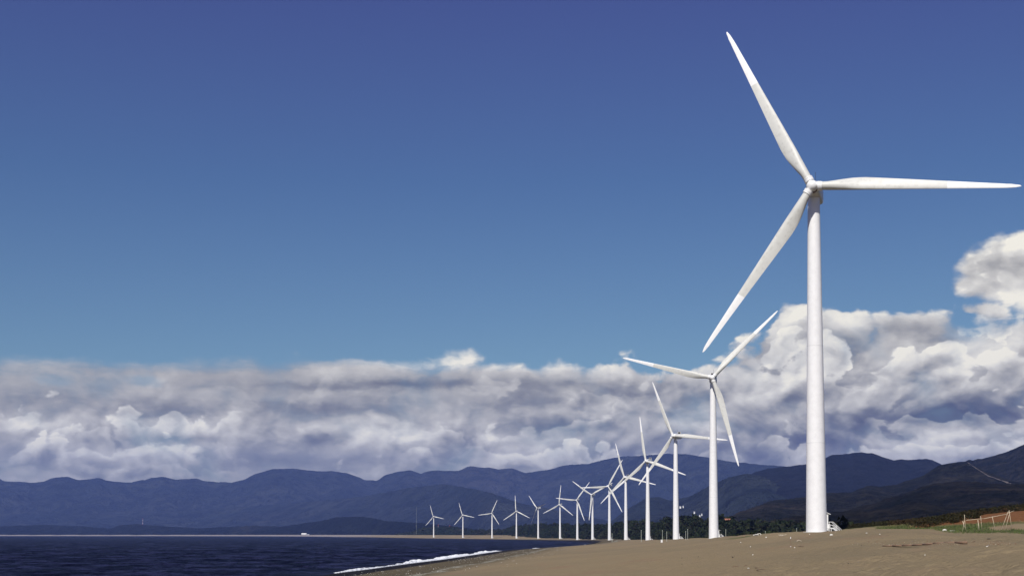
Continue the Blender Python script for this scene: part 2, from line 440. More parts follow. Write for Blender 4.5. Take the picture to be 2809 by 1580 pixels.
# sand with wet edge, wrack zone, grass, red soil and scrub, driven by where each point lies on the shore
def make_ground_mat():
    m, t, p = material('beach_ground')
    pos = t.new('ShaderNodeNewGeometry').outputs['Position']
    shore, veg, soil, grass = (attr(t, k) for k in ('shore', 'veg', 'soil', 'grass'))
    wob = t.m('MULTIPLY', t.m('SUBTRACT', t.noise(pos, .05, 5, .6), .5), 22.0)
    wob2 = t.m('MULTIPLY', t.m('SUBTRACT', t.noise(pos, .35, 4, .6), .5), 3.2)
    big = t.noise(t.v('MULTIPLY', pos, (1, .35, 1)), .028, 5, .55)
    mid = t.noise(t.v('MULTIPLY', pos, (1, .6, 1)), .35, 6, .62)
    fine = t.noise(pos, 5.0, 6, .68)
    sand = t.mix(t.ss(big, .32, .68), (.240, .188, .112), (.200, .162, .100))
    sand = t.mix(t.m('MULTIPLY', t.ss(mid, .45, .75), .35), sand, (.265, .194, .118))
    rosy = t.noise(t.v('ADD', t.v('MULTIPLY', pos, (1, .4, 1)), (40, 11, 0)), .09, 4, .6)
    sand = t.mix(t.m('MULTIPLY', t.ss(rosy, .55, .78), .55), sand, (.235, .150, .100))
    sand = t.mix(t.m('MULTIPLY', t.ss(fine, .50, .68), .42), sand, (.135, .108, .072))
    # ripples blown across the sand
    rp = t.noise(t.v('MULTIPLY', pos, (.5, 3.2, 1)), 1.1, 4, .6, dist=.4)
    sand = t.mix(t.m('MULTIPLY', t.ss(rp, .50, .68), .36), sand, (.14, .112, .078))
    # wrack zone: shingle, weed and shell bits between the wet strip and the dry sand
    wz = t.m('ADD', shore, t.m('MULTIPLY', wob, .9))
    wrack = t.m('MULTIPLY', t.ss(shore, 10.0, 13.0), t.m('SUBTRACT', 1.0, t.ss(wz, 32.0, 50.0)))
    spk = t.voro(pos, .9, 2, .6, feature='F1')
    wc = t.mix(t.noise(pos, .5, 5, .7), (.042, .036, .024), (.125, .102, .062))
    wc = t.mix(t.m('MULTIPLY', t.ss(t.noise(pos, 1.6, 5, .75), .62, .76), .6), wc, (.36, .32, .26))
    wc = t.mix(t.ss(spk, .16, .05), wc, (.40, .38, .33))
    c = t.mix(t.m('MULTIPLY', wrack, .88), sand, wc)
    # the pale line of shells at the top of it
    ln = t.m('ABSOLUTE', t.m('SUBTRACT', wz, 36.0))
    c = t.mix(t.m('MULTIPLY', t.m('SUBTRACT', 1.0, t.ss(ln, .6, 2.4)), t.ss(t.noise(pos, .9, 4, .7), .42, .6)), c, (.36, .36, .30))
    wet = t.m('SUBTRACT', 1.0, t.ss(t.m('ADD', shore, wob2), 11.0, 13.5))
    c = t.mix(wet, c, (.013, .011, .010))
    gcol = t.mix(t.noise(pos, 1.3, 6, .7), (.040, .055, .020), (.115, .120, .050))
    c = t.mix(grass, c, gcol)
    rcol = t.mix(t.noise(pos, .8, 6, .7), (.075, .036, .016), (.25, .115, .050))
    c = t.mix(soil, c, rcol)
    vcol = t.mix(t.noise(pos, .03, 6, .65), (.012, .022, .010), (.050, .050, .024))
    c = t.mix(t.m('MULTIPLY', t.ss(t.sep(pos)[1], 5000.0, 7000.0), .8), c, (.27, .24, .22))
    c = t.mix(veg, c, vcol)
    t.put(p.inputs['Base Color'], c)
    t.put(p.inputs['Roughness'], t.mix(wet, (.95, .95, .95), (.65, .65, .65)))
    p.inputs['Specular IOR Level'].default_value = .04
    hgt = t.m('ADD', t.m('MULTIPLY', fine, .10), t.m('ADD', t.m('MULTIPLY', mid, .35), t.m('MULTIPLY', rp, .22)))
    bump(t, p, hgt, .8, 1.0)
    return m
M_GROUND = make_ground_mat()

def hill_mat(name, a, b, scale, bare=(.10, .075, .05), bare_amt=.25, spots=0.0):
    m, t, p = material(name)
    pos = t.new('ShaderNodeNewGeometry').outputs['Position']
    n = t.ss(t.noise(pos, scale, 7, .66, dim='3D'), .3, .7); n2 = t.noise(pos, scale * .23, 5, .55, dim='3D'); n3 = t.noise(pos, scale * 5, 5, .7, dim='3D')
    c = t.mix(n, a, b)
    c = t.mix(t.m('MULTIPLY', t.ss(n2, .52, .72), bare_amt), c, bare)
    c = t.mix(t.m('MULTIPLY', t.ss(n3, .46, .58), .75), c, tuple(q * .3 for q in a))
    if spots: c = t.mix(t.m('MULTIPLY', t.ss(n3, .68, .74), spots), c, tuple(q * 2.2 for q in bare))
    t.put(p.inputs['Base Color'], c); p.inputs['Roughness'].default_value = .95; p.inputs['Specular IOR Level'].default_value = .05
    bump(t, p, t.m('ADD', n3, t.m('MULTIPLY', n, 2.0)), 1.0, .12 / scale)
    return m

M_SEA, t_, p_ = material('sea_water')
pos_ = t_.new('ShaderNodeNewGeometry').outputs['Position']
w1_ = t_.noise(t_.v('MULTIPLY', pos_, (1.0, .55, 1)), .055, 6, .62, dist=.3)
w2_ = t_.noise(t_.v('MULTIPLY', pos_, (1.0, .7, 1)), .35, 5, .65)
w3_ = t_.noise(pos_, .012, 3, .5)
t_.put(p_.inputs['Base Color'], t_.mix(t_.m('MULTIPLY', t_.ss(w1_, .42, .64), t_.lin(w2_, .25, .7, .35, 1.3)), (.0022, .0023, .0085), (.0185, .0210, .0560)))
p_.inputs['Roughness'].default_value = .45
p_.inputs['IOR'].default_value = 1.33
p_.inputs['Specular IOR Level'].default_value = .03
bump(t_, p_, t_.m('ADD', t_.m('MULTIPLY', w1_, 1.5), t_.m('MULTIPLY', w2_, .8)), .8, 1.0)

M_FOAM, t_, p_ = material('surf_foam')
pos_ = t_.new('ShaderNodeNewGeometry').outputs['Position']
t_.put(p_.inputs['Base Color'], t_.mix(t_.ss(t_.noise(pos_, .8, 5, .7), .35, .6), (.50, .54, .58), (.84, .85, .86)))
p_.inputs['Roughness'].default_value = .8

# ------------------------------------------------------------------ the shape of the coast
SHORE = [(-170, -1500), (-125, -300), (-96, 0), (-68, 250), (-56, 391), (-54, 433), (-50, 471), (-42, 570), (-33, 660), (-23, 800), (-12, 950), (0, 1071), (31, 1216), (78, 1500),
         (111, 1875), (114, 2040), (108, 2217), (89, 2500), (35, 2812), (-46, 3214), (-150, 3658), (-277, 4090), (-590, 5488),
         (-960, 7143), (-1400, 8500), (-1850, 9300), (-2600, 10000), (-4200, 10700), (-9000, 11500), (-20000, 12500), (-40000, 13500)]
SX, SY = np.array([p[0] for p in SHORE], float), np.array([p[1] for p in SHORE], float)
def shore_dist(X, Y):
    """distance inland from the waterline, negative over the sea"""
    best = np.full(X.shape, 1e12); sgn = np.ones(X.shape)
    for i in range(len(SX) - 1):
        ax, ay, bx, by = SX[i], SY[i], SX[i + 1], SY[i + 1]; ux, uy = bx - ax, by - ay
        t = np.clip(((X - ax) * ux + (Y - ay) * uy) / (ux * ux + uy * uy), 0, 1)
        qx, qy = X - ax - t * ux, Y - ay - t * uy; d = qx * qx + qy * qy
        cr = (X - ax) * uy - (Y - ay) * ux
        k = d < best - 1e-9
        best = np.where(k, d, best); sgn = np.where(k, np.sign(cr), sgn)
    return np.sqrt(best) * sgn
# turbines: tower x, y, hub height, base height, yaw, rotor angle, tilt, cone (degrees)
TURB = [(63.58, 285.6, 84.3, 12.45, 16.6, 116.3, 6.3, -2.0), (89.3, 605.7, 81.05, 10.0, 10.4, 45.8, 4.9, -.45), (110.6, 922.5, 78.27, 8.56, 33.7, 113.4, 4.4, 1.4),
        (120.6, 1214.1, 76.93, 6.18, 29.7, 100.8, 6.5, .1), (129.2, 1551.9, 76.55, 5.8, 29.8, 106.8, 4.9, 1.7), (131.8, 1850.2, 76.6, 4.12, 25.9, 61.5, 5.6, .4),
        (128.2, 2176.8, 74.74, 3.89, 28.5, 26.7, 5.4, .7), (119.2, 2495.2, 74.16, 2.04, 22.5, 53.7, 5.8, .2), (99.2, 2823.8, 73.26, 2.98, 30.6, 86.0, 4.9, .6),
        (61.5, 3210.0, 73.8, 2.0, 52.0, 13.0, 5.5, 7.0), (11.4, 3501.0, 70.98, 1.75, 16.3, 94.6, 5.4, 1.0), (-56.3, 3857.5, 71.35, 1.3, 19.9, 67.1, 6.2, .9),
        (-152.2, 4238.1, 71.56, 1.3, 20.4, 109.3, 6.2, .4), (-266.0, 4645.5, 72.22, 1.73, 18.4, 108.8, 5.6, .3)]
# the dune crest: x, height and how far it lies from the water, as functions of y
_cy = np.array([-1500, -200, 0, 100, 200] + [t[1] for t in TURB] + [6000, 40000], float)
_cz = np.array([11, 11, 10.9, 11.3, 11.9] + [t[3] + .12 for t in TURB] + [3.5, 6.0], float)
_cd = np.array([140, 120, 105, 115, 126] + [0] * len(TURB) + [60, 60], float)
_td = shore_dist(np.array([t[0] for t in TURB]), np.array([t[1] for t in TURB]))
_cd[5:5 + len(TURB)] = np.maximum(_td, 8)
def ground_parts(X, Y):
    D = shore_dist(X, Y)
    zc, dc = np.interp(Y, _cy, _cz), np.interp(Y, _cy, _cd)
    u = D / dc
    z = np.where(D < 0, np.maximum(D * .07, -3.0), zc * np.clip(u, 0, 1) ** np.interp(Y, [0, 100, 300, 900, 1500], [1.0, 1.1, 1.5, 1.22, .85]))
    inland = np.interp(Y, [0, 250, 600, 1000, 1600, 2300, 3000, 4000, 9000, 40000], [9.5, 9.0, 6.5, 5.0, 5.5, 7.5, 9.0, 9.6, 9.0, 9.0])
    past = np.where(Y < 1300, smooth(u, 1.05, 1.42), smooth(D - dc, 2, 95))
    z = np.where(u > 1, zc + (inland - zc) * past, z)
    # the knoll with scrub and red soil to the right
    kn = 10.3 * np.exp(-((X - 125) / 32.0) ** 2 - ((Y - 305) / 100.0) ** 2)
    keep = np.exp(-((X - 93) / 18.5) ** 2 - ((Y - 240) / 35.0) ** 2) * 3.3 * smooth(u, .7, 1.05)
    kn = kn + keep
    z = z + kn
    near = smooth(np.hypot(X, Y), 3000, 300)
    # blown sand: low swells, hummocks along the crest
    sand = smooth(D, 6, 50)
    z = z + near * sand * ((fbm(X / 38., Y / 60., 4, 3) - .5) * 1.1 + (fbm(X / 7., Y / 11., 4, 8) - .5) * .28)
    z = z + smooth(np.hypot(X, Y), 420, 200) * sand * ((fbm(X / 2.6, Y / 4.2, 3, 12) - .5) * .20 + (fbm(X / .9, Y / 2.0, 2, 15) - .5) * .10)
    z = z + smooth(Y, 190, 110) * smooth(X / np.maximum(Y, 1), .02, .16) * sand * np.minimum(fbm(X / .55, Y / 1.1, 2, 19) - .46, .10) * .42 * smooth(fbm(X / 14., Y / 20., 3, 27), .40, .58)
    cr = np.exp(-((u - 1.02) / .10) ** 2) * near * sand
    bumpy = (fbm(X / 9., Y / 13., 4, 21) - .42) * 1.5
    tx, ty = np.array([t[0] for t in TURB[:3]]), np.array([t[1] for t in TURB[:3]])
    for a, b in zip(tx, ty): bumpy = bumpy * (1 - np.exp(-((X - a) ** 2 + (Y - b) ** 2) / 14. ** 2))
    z = z + cr * bumpy
    for q in TURB:                                       # level pad round each tower foot
        w_ = smooth((X - q[0] - 1.5) ** 2 + (Y - q[1]) ** 2, 17. ** 2, 8.5 ** 2)
        z = z * (1 - w_) + (q[3] - .05) * w_
    return z, D, u, kn
def ground_z(x, y):
    return float(ground_parts(np.array([float(x)]), np.array([float(y)]))[0][0])
def drop(px, py, y0=30.0, y1=3000.0):
    """where the line of sight through a point of the picture meets the ground"""
    d = ray(px, py); Y = np.geomspace(y0, y1, 1500)
    z = ground_parts(d[0] * Y, Y)[0]; L = EYE + d[2] * Y
    k = np.nonzero(L < z)[0]
    y = Y[k[0]] if len(k) else y1
    return Vector((d[0] * y, y, float(z[k[0]]) if len(k) else 0.0))

def build_ground():
    a1 = np.radians(np.arange(-27, 27.01, .11)); a2 = np.radians(np.arange(30, 331, 5.0))
    A = np.concatenate([a1, a2]); R = np.concatenate([[.5], np.geomspace(4, 40, 40)[:-1], np.geomspace(40, 170, 330)[:-1], np.geomspace(170, 450, 150)[:-1], np.geomspace(450, 24200, 270)])
    AA, RR = np.meshgrid(A, R); X, Y = np.sin(AA) * RR, np.cos(AA) * RR
    z, D, u, kn = ground_parts(X.ravel(), Y.ravel()); Xf, Yf = X.ravel(), Y.ravel()
    na, nr = len(A), len(R); idx = np.arange(na * nr).reshape(nr, na)
    nx = np.roll(idx, -1, axis=1)
    # faces: ring by ring, seen from above
    F = np.stack([idx[:-1], idx[1:], nx[1:], nx[:-1]], -1).reshape(-1, 4)[:, ::-1]
    n1 = fbm(Xf / 16., Yf / 24., 4, 40)
    rad = np.hypot(Xf, Yf)
    veg_edge = np.where(Yf < 900, 1.10, np.interp(Yf, [900, 1500, 3000, 5000], [1.3, 2.2, 4.0, 3.0]))
    dcr = np.interp(Yf, _cy, _cd)
    veg = smooth(D - dcr * 1.0 + (n1 - .5) * 24, np.interp(Yf, [0, 400, 900, 1600, 3000, 5000, 9000, 16000], [10, 10, 14, 50, 95, 110, 110, 110]), np.interp(Yf, [0, 900, 3000, 16000], [18, 30, 110, 160]))
    knm = kn + (n1 - .5) * 5.0
    on_knoll = (Xf > 55) & (Yf > 120) & (Yf < 520)
    ed = D / dcr
    soil = np.where(on_knoll, smooth(knm, 2.1, 2.8), 0)
    grass = np.where(on_knoll, smooth(kn + (n1 - .5) * 2.6, .35, .8) * smooth(Xf + (n1 - .5) * 14, 66, 74) * smooth(n1, .24, .34), 0)
    veg = np.where(on_knoll & (Yf < 262), veg * 0, veg)
    me = mesh_obj('beach', np.stack([Xf, Yf, z], -1), F, M_GROUND, smooth=True,
                  attrs=dict(shore=np.clip(D, -50, 5000), veg=veg, soil=soil * (1 - veg), grass=grass * (1 - veg) * (1 - soil)))
    return structure(me)
ground = build_ground()

# open water with real wave relief where the picture can show it
def build_sea():
    A = np.concatenate([np.radians(np.arange(-27, 12, .085)), np.radians(np.arange(14, 331, 6.0))])
    R = np.concatenate([[1.0], np.geomspace(20, 330, 24), np.arange(335, 1100, 1.7), np.geomspace(1102, 2600, 260), np.geomspace(2640, 24100, 110)])
    AA, RR = np.meshgrid(A, R); X, Y = (np.sin(AA) * RR).ravel(), (np.cos(AA) * RR).ravel(); r = RR.ravel()
    # swell running in to the beach, wind chop on top; sharper crests than troughs
    def crest(n): return (1 - np.abs(2 * n - 1)) ** 1.6
    sw = fbm((X * .35 + Y * .94) / 26., (X - Y * .25) / 60., 3, 91)
    c1 = crest(fbm(X / 15. + 3, Y / 8.5, 3, 95)); c2 = crest(fbm(X / 5.5, Y / 3.4 + 5, 3, 99))
    z = (sw - .5) * 1.3 + (c1 - .55) * .95 * smooth(r, 5200, 1500) + (c2 - .5) * .34 * smooth(r, 1500, 700)
    D = shore_dist(X, Y)
    z = z * smooth(-D, 1.0, 22.0) * smooth(r, 12000, 4000) - .02
    na, nr = len(A), len(R); idx = np.arange(na * nr).reshape(nr, na); nx = np.roll(idx, -1, axis=1)
    Fq = np.stack([idx[:-1], idx[1:], nx[1:], nx[:-1]], -1)[:, :, ::-1]
    # leave out cells far up the land
    cell = D.reshape(nr, na); keep = (np.minimum(cell[:-1], cell[1:]) < 60) | (R[:-1, None] < 330)
    Fq = Fq[keep & (np.arange(na)[None, :] >= 0)]
    return structure(mesh_obj('sea', np.stack([X, Y, z], -1), Fq, M_SEA, smooth=True))
sea = build_sea()

# breaking foam along the near waterline
def build_foam():
    V, Fc = [], []
    # arc length along the shore
    pts = [(SX[i], SY[i]) for i in range(len(SX))]
    seg = [(p, q) for p, q in zip(pts[:-1], pts[1:]) if 300 < p[1] < 2100 or 300 < q[1] < 2100]
    S, s0 = [], 0
    for (a, b) in seg:
        L = math.hypot(b[0] - a[0], b[1] - a[1]); n = int(L / 1.2)
        for k in range(n): S.append((a[0] + (b[0] - a[0]) * k / n, a[1] + (b[1] - a[1]) * k / n, (b[0] - a[0]) / L, (b[1] - a[1]) / L))
    S = np.array(S); yy = S[:, 1]
    # how wide the break is along the shore (metres), read as separate surges
    surge = np.interp(yy, [380, 425, 445, 470, 490, 520, 545, 560, 600, 640, 680, 720, 760, 800, 840, 880, 930, 960, 985, 1000, 1150, 1170, 1190, 1330, 1350, 1370, 1560, 1580, 1600, 2100],
                      [0, 0, 3.2, 5.0, 2.0, .8, 1.4, 4.5, 8.0, 3.0, 7.5, 11.5, 12, 3.0, 3.2, 10, 9, 5, 1, 0, 0, 3.5, 0, 0, 3.5, 0, 0, 3, 0, 0])
    w = np.minimum(surge, 8.5) * .85 * smooth(fbm(yy / 14., yy * 0, 4, 61), .05, .75) + .7 * ((yy > 425) & (yy < 985))
    rows = 9
    for i in range(len(S)):
        nx, ny = -S[i, 3], S[i, 2]                      # towards the sea
        for j in range(rows):
            q = j / (rows - 1)
            rag = (vnoise(np.array([yy[i] / 1.7]), np.array([j * 1.3]), 77)[0] - .5) * 2.6 * q
            off = -.6 + (w[i] + .6) * q + rag * (w[i] > .4)
            h = .08 + min(1.0, w[i] / 7.) * (.95 * math.sin(math.pi * min(1, q * 1.05)) ** .8) * (.25 + 1.2 * vnoise(np.array([yy[i] / 2.3]), np.array([j * .9]), 83)[0])
            if j in (0, rows - 1): h = -.12
            V.append((S[i, 0] + nx * off, yy[i] + ny * off, h))
    for i in range(len(S) - 1):
        if w[i] < .35 and w[i + 1] < .35: continue
        for j in range(rows - 1):
            a = i * rows + j; Fc.append((a, a + rows, a + rows + 1, a + 1))
    o = mesh_obj('foam', V, Fc, M_FOAM, smooth=False)
    me = o.data; bm = bmesh.new(); bm.from_mesh(me)
    bmesh.ops.delete(bm, geom=[v for v in bm.verts if not v.link_faces], context='VERTS'); bm.to_mesh(me); bm.free()
    return stuff(o, 'white surf breaking in a ragged line along the sand', 'surf')
build_foam()

# ------------------------------------------------------------------ hills and mountains
def ridge(name, pts, mat, foot=.70, ncol=500, nrow=34, rough=.25, canopy=1.0, seed=0, spur=6.0, back=.12):
    """a hill range: pts = (picture x, picture y, distance) of the skyline; slope in front, crest, slope behind"""
    P = np.array(pts, float)
    dirs = np.array([ray(x, y) for x, y, _ in pts])
    az_ = np.arctan(dirs[:, 0]); dist = P[:, 2]
    zc = EYE + dirs[:, 2] * dist
    a = np.linspace(az_[0], az_[-1], ncol)
    # rounded interpolation of the skyline
    zi = np.interp(a, az_, zc); di = np.interp(a, az_, dist)
    k = np.array([1, 2, 1.]) / 4
    zi = np.convolve(np.pad(zi, 1, mode='edge'), k, 'valid')
    T = np.concatenate([np.linspace(0, 1, nrow), [1.02, 1.05, 1.08, 1 + back]])
    TT, A = np.meshgrid(T, a, indexing='ij'); ZC, DI = zi[None, :] + 0 * TT, di[None, :] + 0 * TT
    Dd = DI * (foot + (1 - foot) * TT)                  # distance along y
    X, Y = np.tan(A) * Dd, Dd
    sc = dist.mean() * (1 - foot) / spur * 1.6
    r = ridged(X / sc, Y / sc * .8, 5, seed)
    warp_ = fbm(X / sc * .7, Y / sc * .7, 4, seed + 9)
    prof = np.where(TT <= 1, np.clip(TT, 0, 1) ** (.75 + .5 * warp_), 1 - np.clip((TT - 1) / back, 0, 1) ** 1.5 * .9)
    body = ZC * prof
    env = np.sin(np.pi * np.clip(TT, 0, 1)) * (TT <= 1)
    body = body + (r - .62) * rough * 1.6 * ZC * env
    body = np.minimum(body, np.where(TT < .97, EYE + (ZC - EYE) * .985 * np.clip(Dd / DI, 0, 1), 1e9))   # nothing in front tops the crest
    ca = (fbm(X / (canopy * 7), Y / (canopy * 7), 3, seed + 30) - .5) * canopy * 1.3
    body = body + ca * smooth(TT, 0, .1)
    body = np.where(TT == 0, -2.5, body); body[-1, :] = -2.5
    nr, nc = TT.shape; idx = np.arange(nr * nc).reshape(nr, nc)
    F = np.stack([idx[:-1, :-1], idx[:-1, 1:], idx[1:, 1:], idx[1:, :-1]], -1).reshape(-1, 4)
    o = structure(mesh_obj(name, np.stack([X.ravel(), Y.ravel(), body.ravel()], -1), F, mat, smooth=True))
    return o, (X, Y, body, TT)

M_RANGE = hill_mat('far_forest_slopes', (.014, .020, .022), (.036, .040, .036), .0011, (.08, .065, .055), .35, .25)  # mountain colours kept very dark to stand in for cloud shadow
M_MIDR = hill_mat('shaded_forest_slopes', (.006, .008, .012), (.014, .015, .018), .003, (.028, .026, .024), .2)  # cloud shade put into the slope colour here too
M_SIDE = hill_mat('dry_scrub_slopes', (.004, .007, .006), (.034, .031, .024), .008, (.105, .078, .055), .45, .4)  # hill scrub darkened in its colour, in place of a cloud shadow
M_SIDE2 = hill_mat('brown_scrub_slopes', (.003, .005, .004), (.027, .023, .017), .012, (.075, .056, .042), .4, .4)  # nearer slopes, darkened for cloud shadow likewise
M_COAST = hill_mat('coastal_scrub', (.002, .004, .0035), (.010, .0125, .009), .004, (.09, .075, .055), .3, .3)
M_WOODS = hill_mat('green_scrub', (.006, .014, .006), (.026, .036, .014), .03, (.22, .15, .09), .25, .2)

MAIN = [(-900, 1330), (-600, 1300), (-300, 1318), (-100, 1305), (0, 1312.5), (11, 1318.5), (54, 1320), (95, 1323), (119, 1321), (144, 1311), (163, 1308.4), (186, 1307), (215, 1316), (274, 1311),
        (288, 1317.4), (326, 1321), (359, 1323), (389, 1316), (396, 1317), (418, 1310), (448, 1307), (484, 1316), (538, 1311.4), (557, 1318), (598, 1322), (636, 1323), (671, 1315), (700, 1300),
        (748, 1285.7), (804, 1284.6), (850, 1290.5), (919, 1292.6), (952, 1297.5), (1005, 1316), (1033, 1318), (1054, 1303.6), (1078, 1296), (1123, 1288), (1156, 1298.7), (1184, 1289),
        (1258, 1292), (1290, 1277), (1331, 1283), (1343, 1281), (1368, 1287), (1404, 1284.4), (1441, 1296), (1502, 1289), (1551, 1275), (1612, 1271.8), (1665, 1258.7), (1706, 1251.4),
        (1747, 1250.6), (1830, 1244), (1890, 1246), (1950, 1256), (2010, 1266), (2080, 1274), (2150, 1278), (2300, 1290), (2600, 1320)]
ridge('mountains', [(x, y, 20000 if x < 1500 else 20000 - (x - 1500) * 6) for x, y in MAIN], M_RANGE, foot=.84, ncol=1100, nrow=44, rough=.30, canopy=14, seed=3, spur=5)
ridge('mountains', [(-300, 1400, 18500), (60, 1392, 18300), (300, 1402, 18000), (560, 1396, 17500), (800, 1380, 16500), (1000, 1360, 15500), (1123, 1337, 14500), (1216, 1327, 14000), (1270, 1335, 13500),
                    (1350, 1352, 12200), (1430, 1380, 12000), (1560, 1405, 11500), (1680, 1430, 11000)], M_RANGE, foot=.86, ncol=500, nrow=26, rough=.25, canopy=10, seed=14, spur=4)
ridge('mountains', [(1600, 1460, 9000), (1677, 1428, 9000), (1721, 1396, 9000), (1769, 1367, 9000), (1805, 1362, 9000), (1841, 1372, 9000), (1890, 1362, 8800), (1950, 1330, 8400), (2000, 1308, 8000), (2050, 1298, 7800), (2100, 1306, 7700), (2150, 1335, 7600), (2200, 1368, 7500), (2280, 1400, 7500)],
      M_RANGE, foot=.80, ncol=360, nrow=26, rough=.25, canopy=6, seed=23, spur=4)
ridge('mountains', [(1960, 1400, 8600), (2020, 1330, 8600), (2070, 1295, 8600), (2104, 1285, 8600), (2163, 1278, 8500), (2207, 1273.5, 8400), (2250, 1262, 8300), (2279.6, 1248, 8300), (2295, 1247, 8300), (2312, 1246, 8300), (2340, 1242, 8200), (2363, 1240, 8200),
                    (2377, 1242, 8200), (2395, 1242, 8200), (2425, 1253.5, 8200), (2452, 1263, 8200), (2472, 1258.5, 8200), (2499, 1261, 8200), (2515, 1259, 8200), (2541, 1257, 8200), (2558, 1261, 8200),
                    (2586, 1274, 8200), (2650, 1284, 8200), (2800, 1300, 8200)], M_MIDR, foot=.72, ncol=620, nrow=30, rough=.18, canopy=7, seed=31, spur=4)
ridge('hills', [(2560, 1330, 5600), (2610, 1285, 5500), (2640, 1268, 5500), (2656, 1262, 5500), (2691, 1259, 5400), (2722, 1249, 5400), (2760, 1239, 5400), (2790, 1228, 5300), (2809, 1220, 5300), (2900, 1192, 5200), (3050, 1170, 5000), (3300, 1180, 4800)],
      M_SIDE, foot=.75, ncol=360, nrow=30, rough=.25, canopy=6, seed=41, spur=4)
dry_hill, _ = ridge('hills', [(1960, 1448, 3000), (1990, 1420, 3000), (2015, 1410, 3050), (2031, 1401, 3100), (2063, 1393, 3150), (2095, 1380, 3200), (2126, 1369, 3300), (2160, 1368, 3350), (2188, 1365, 3400), (2230, 1358, 3500), (2270, 1352, 3600), (2333, 1350, 3700),
                (2352, 1342, 3750), (2377, 1332, 3800), (2408, 1334, 3850), (2440, 1331, 3900), (2455, 1329, 3950), (2490, 1317, 4000), (2534, 1303, 4000), (2575, 1278, 4050), (2597, 1271, 4050), (2625, 1267, 4050), (2650, 1265, 4050),
                (2680, 1282, 3950), (2720, 1300, 3850), (2780, 1318, 3700), (2850, 1326, 3600), (3100, 1330, 3500)], M_SIDE, foot=.62, ncol=900, nrow=54, rough=.34, canopy=5, seed=52, spur=6)
# a dirt road cut down the shoulder of the dry hill, draped on its surface
from mathutils.bvhtree import BVHTree
def draped_road(hill, track, width, mat):
    me = hill.data; bvh = BVHTree.FromPolygons([v.co.copy() for v in me.vertices], [tuple(q.vertices) for q in me.polygons])
    pts = []
    for (a, b), (c, d) in zip(track[:-1], track[1:]):
        for k in range(12):
            q = k / 12; dr = Vector(ray(a + (c - a) * q, b + (d - b) * q)).normalized()
            hit = bvh.ray_cast(Vector((0, 0, EYE)), dr)
            if hit[0] is not None: pts.append(hit[0])
    V, Fc = [], []
    for k, p0 in enumerate(pts):
        t0 = (pts[min(k + 1, len(pts) - 1)] - pts[max(k - 1, 0)]); n0 = Vector((-t0.y, t0.x, 0)).normalized() * width / 2
        for sgn in (-1, 1):
            q = p0 + n0 * sgn; down = bvh.ray_cast(Vector((q.x, q.y, 2500)), Vector((0, 0, -1)))
            V.append(Vector((q.x, q.y, (down[0].z if down[0] is not None else q.z) + .8)))
        if k: b0 = 2 * k; Fc.append((b0 - 2, b0, b0 + 1, b0 - 1))
    return structure(mesh_obj('dirt_road', V, Fc, mat))
M_ROAD = plain('pale_dirt_road', (.095, .08, .07), .95, .3, .05)
draped_road(dry_hill, [(2655, 1269), (2676, 1283), (2700, 1299), (2712, 1306), (2722, 1309), (2750, 1319), (2776, 1328)], 5.0, M_ROAD)
ridge('hills', [(2240, 1440, 2000), (2300, 1410, 2000), (2350, 1391, 2050), (2424, 1369, 2100), (2462, 1359, 2150), (2524, 1339, 2200), (2561, 1325, 2250), (2623, 1319, 2250), (2673, 1322, 2200), (2735, 1325, 2150), (2809, 1329, 2100), (3100, 1335, 2000)],
      M_SIDE2, foot=.62, ncol=620, nrow=44, rough=.30, canopy=4.5, seed=63, spur=6)
ridge('hills', [(2030, 1462, 1500), (2080, 1440, 1550), (2140, 1424, 1600), (2200, 1412, 1650), (2300, 1404, 1650), (2380, 1398, 1650), (2460, 1384, 1650), (2520, 1376, 1600), (2600, 1390, 1550), (2700, 1400, 1500), (2900, 1400, 1450)],
      M_SIDE2, foot=.66, ncol=520, nrow=34, rough=.28, canopy=4, seed=66, spur=5)
ridge('hills', [(-400, 1446, 12300), (-200, 1438, 12000), (0, 1443, 11900), (70, 1440, 11850), (140, 1439, 11800), (231, 1443, 11700), (300, 1449, 11600), (330, 1440, 11500), (380, 1437, 11400), (440, 1442, 11300), (540, 1448, 11100), (620, 1445, 10900), (700, 1441, 10500),
                (760, 1444, 10200), (820, 1450, 9900), (900, 1458, 9600)], M_COAST, foot=.955, ncol=520, nrow=14, rough=.18, canopy=7, seed=71, spur=3)
ridge('hills', [(690, 1456, 9900), (760, 1445, 9800), (808, 1438, 9700), (860, 1431, 9600), (890, 1426, 9500), (925, 1417.5, 9350), (985, 1416, 9200), (1026, 1421, 8900), (1061, 1429, 8600), (1129, 1432, 8200), (1200, 1438, 7900), (1265, 1446, 7600), (1330, 1453, 7400)],
      M_COAST, foot=.955, ncol=420, nrow=20, rough=.22, canopy=6, seed=77, spur=3)
WOODS = [(1085, 1463.5, 6400), (1124, 1459, 6200), (1162, 1446, 6000), (1216, 1444, 5800), (1256, 1446, 5600), (1272, 1453, 5400), (1327, 1453, 5000), (1381, 1452, 4600), (1394, 1446, 4500), (1422, 1441, 4200), (1528, 1438, 3400), (1590, 1439, 3000),
         (1605, 1436, 2900), (1636, 1441, 2700), (1667, 1443, 2500), (1698, 1440, 2300), (1729, 1436, 2100), (1784, 1435, 1900), (1807, 1437, 1800), (1830, 1429, 1700), (1891, 1425, 1600), (1941, 1430, 1500), (1994, 1431, 1400),
         (2063, 1440, 1300), (2200, 1449, 1200), (2420, 1454, 1100), (2900, 1456, 1000)]
woods_hill, WG = ridge('hills', WOODS, M_WOODS, foot=.88, ncol=900, nrow=40, rough=.22, canopy=3, seed=88, spur=4)

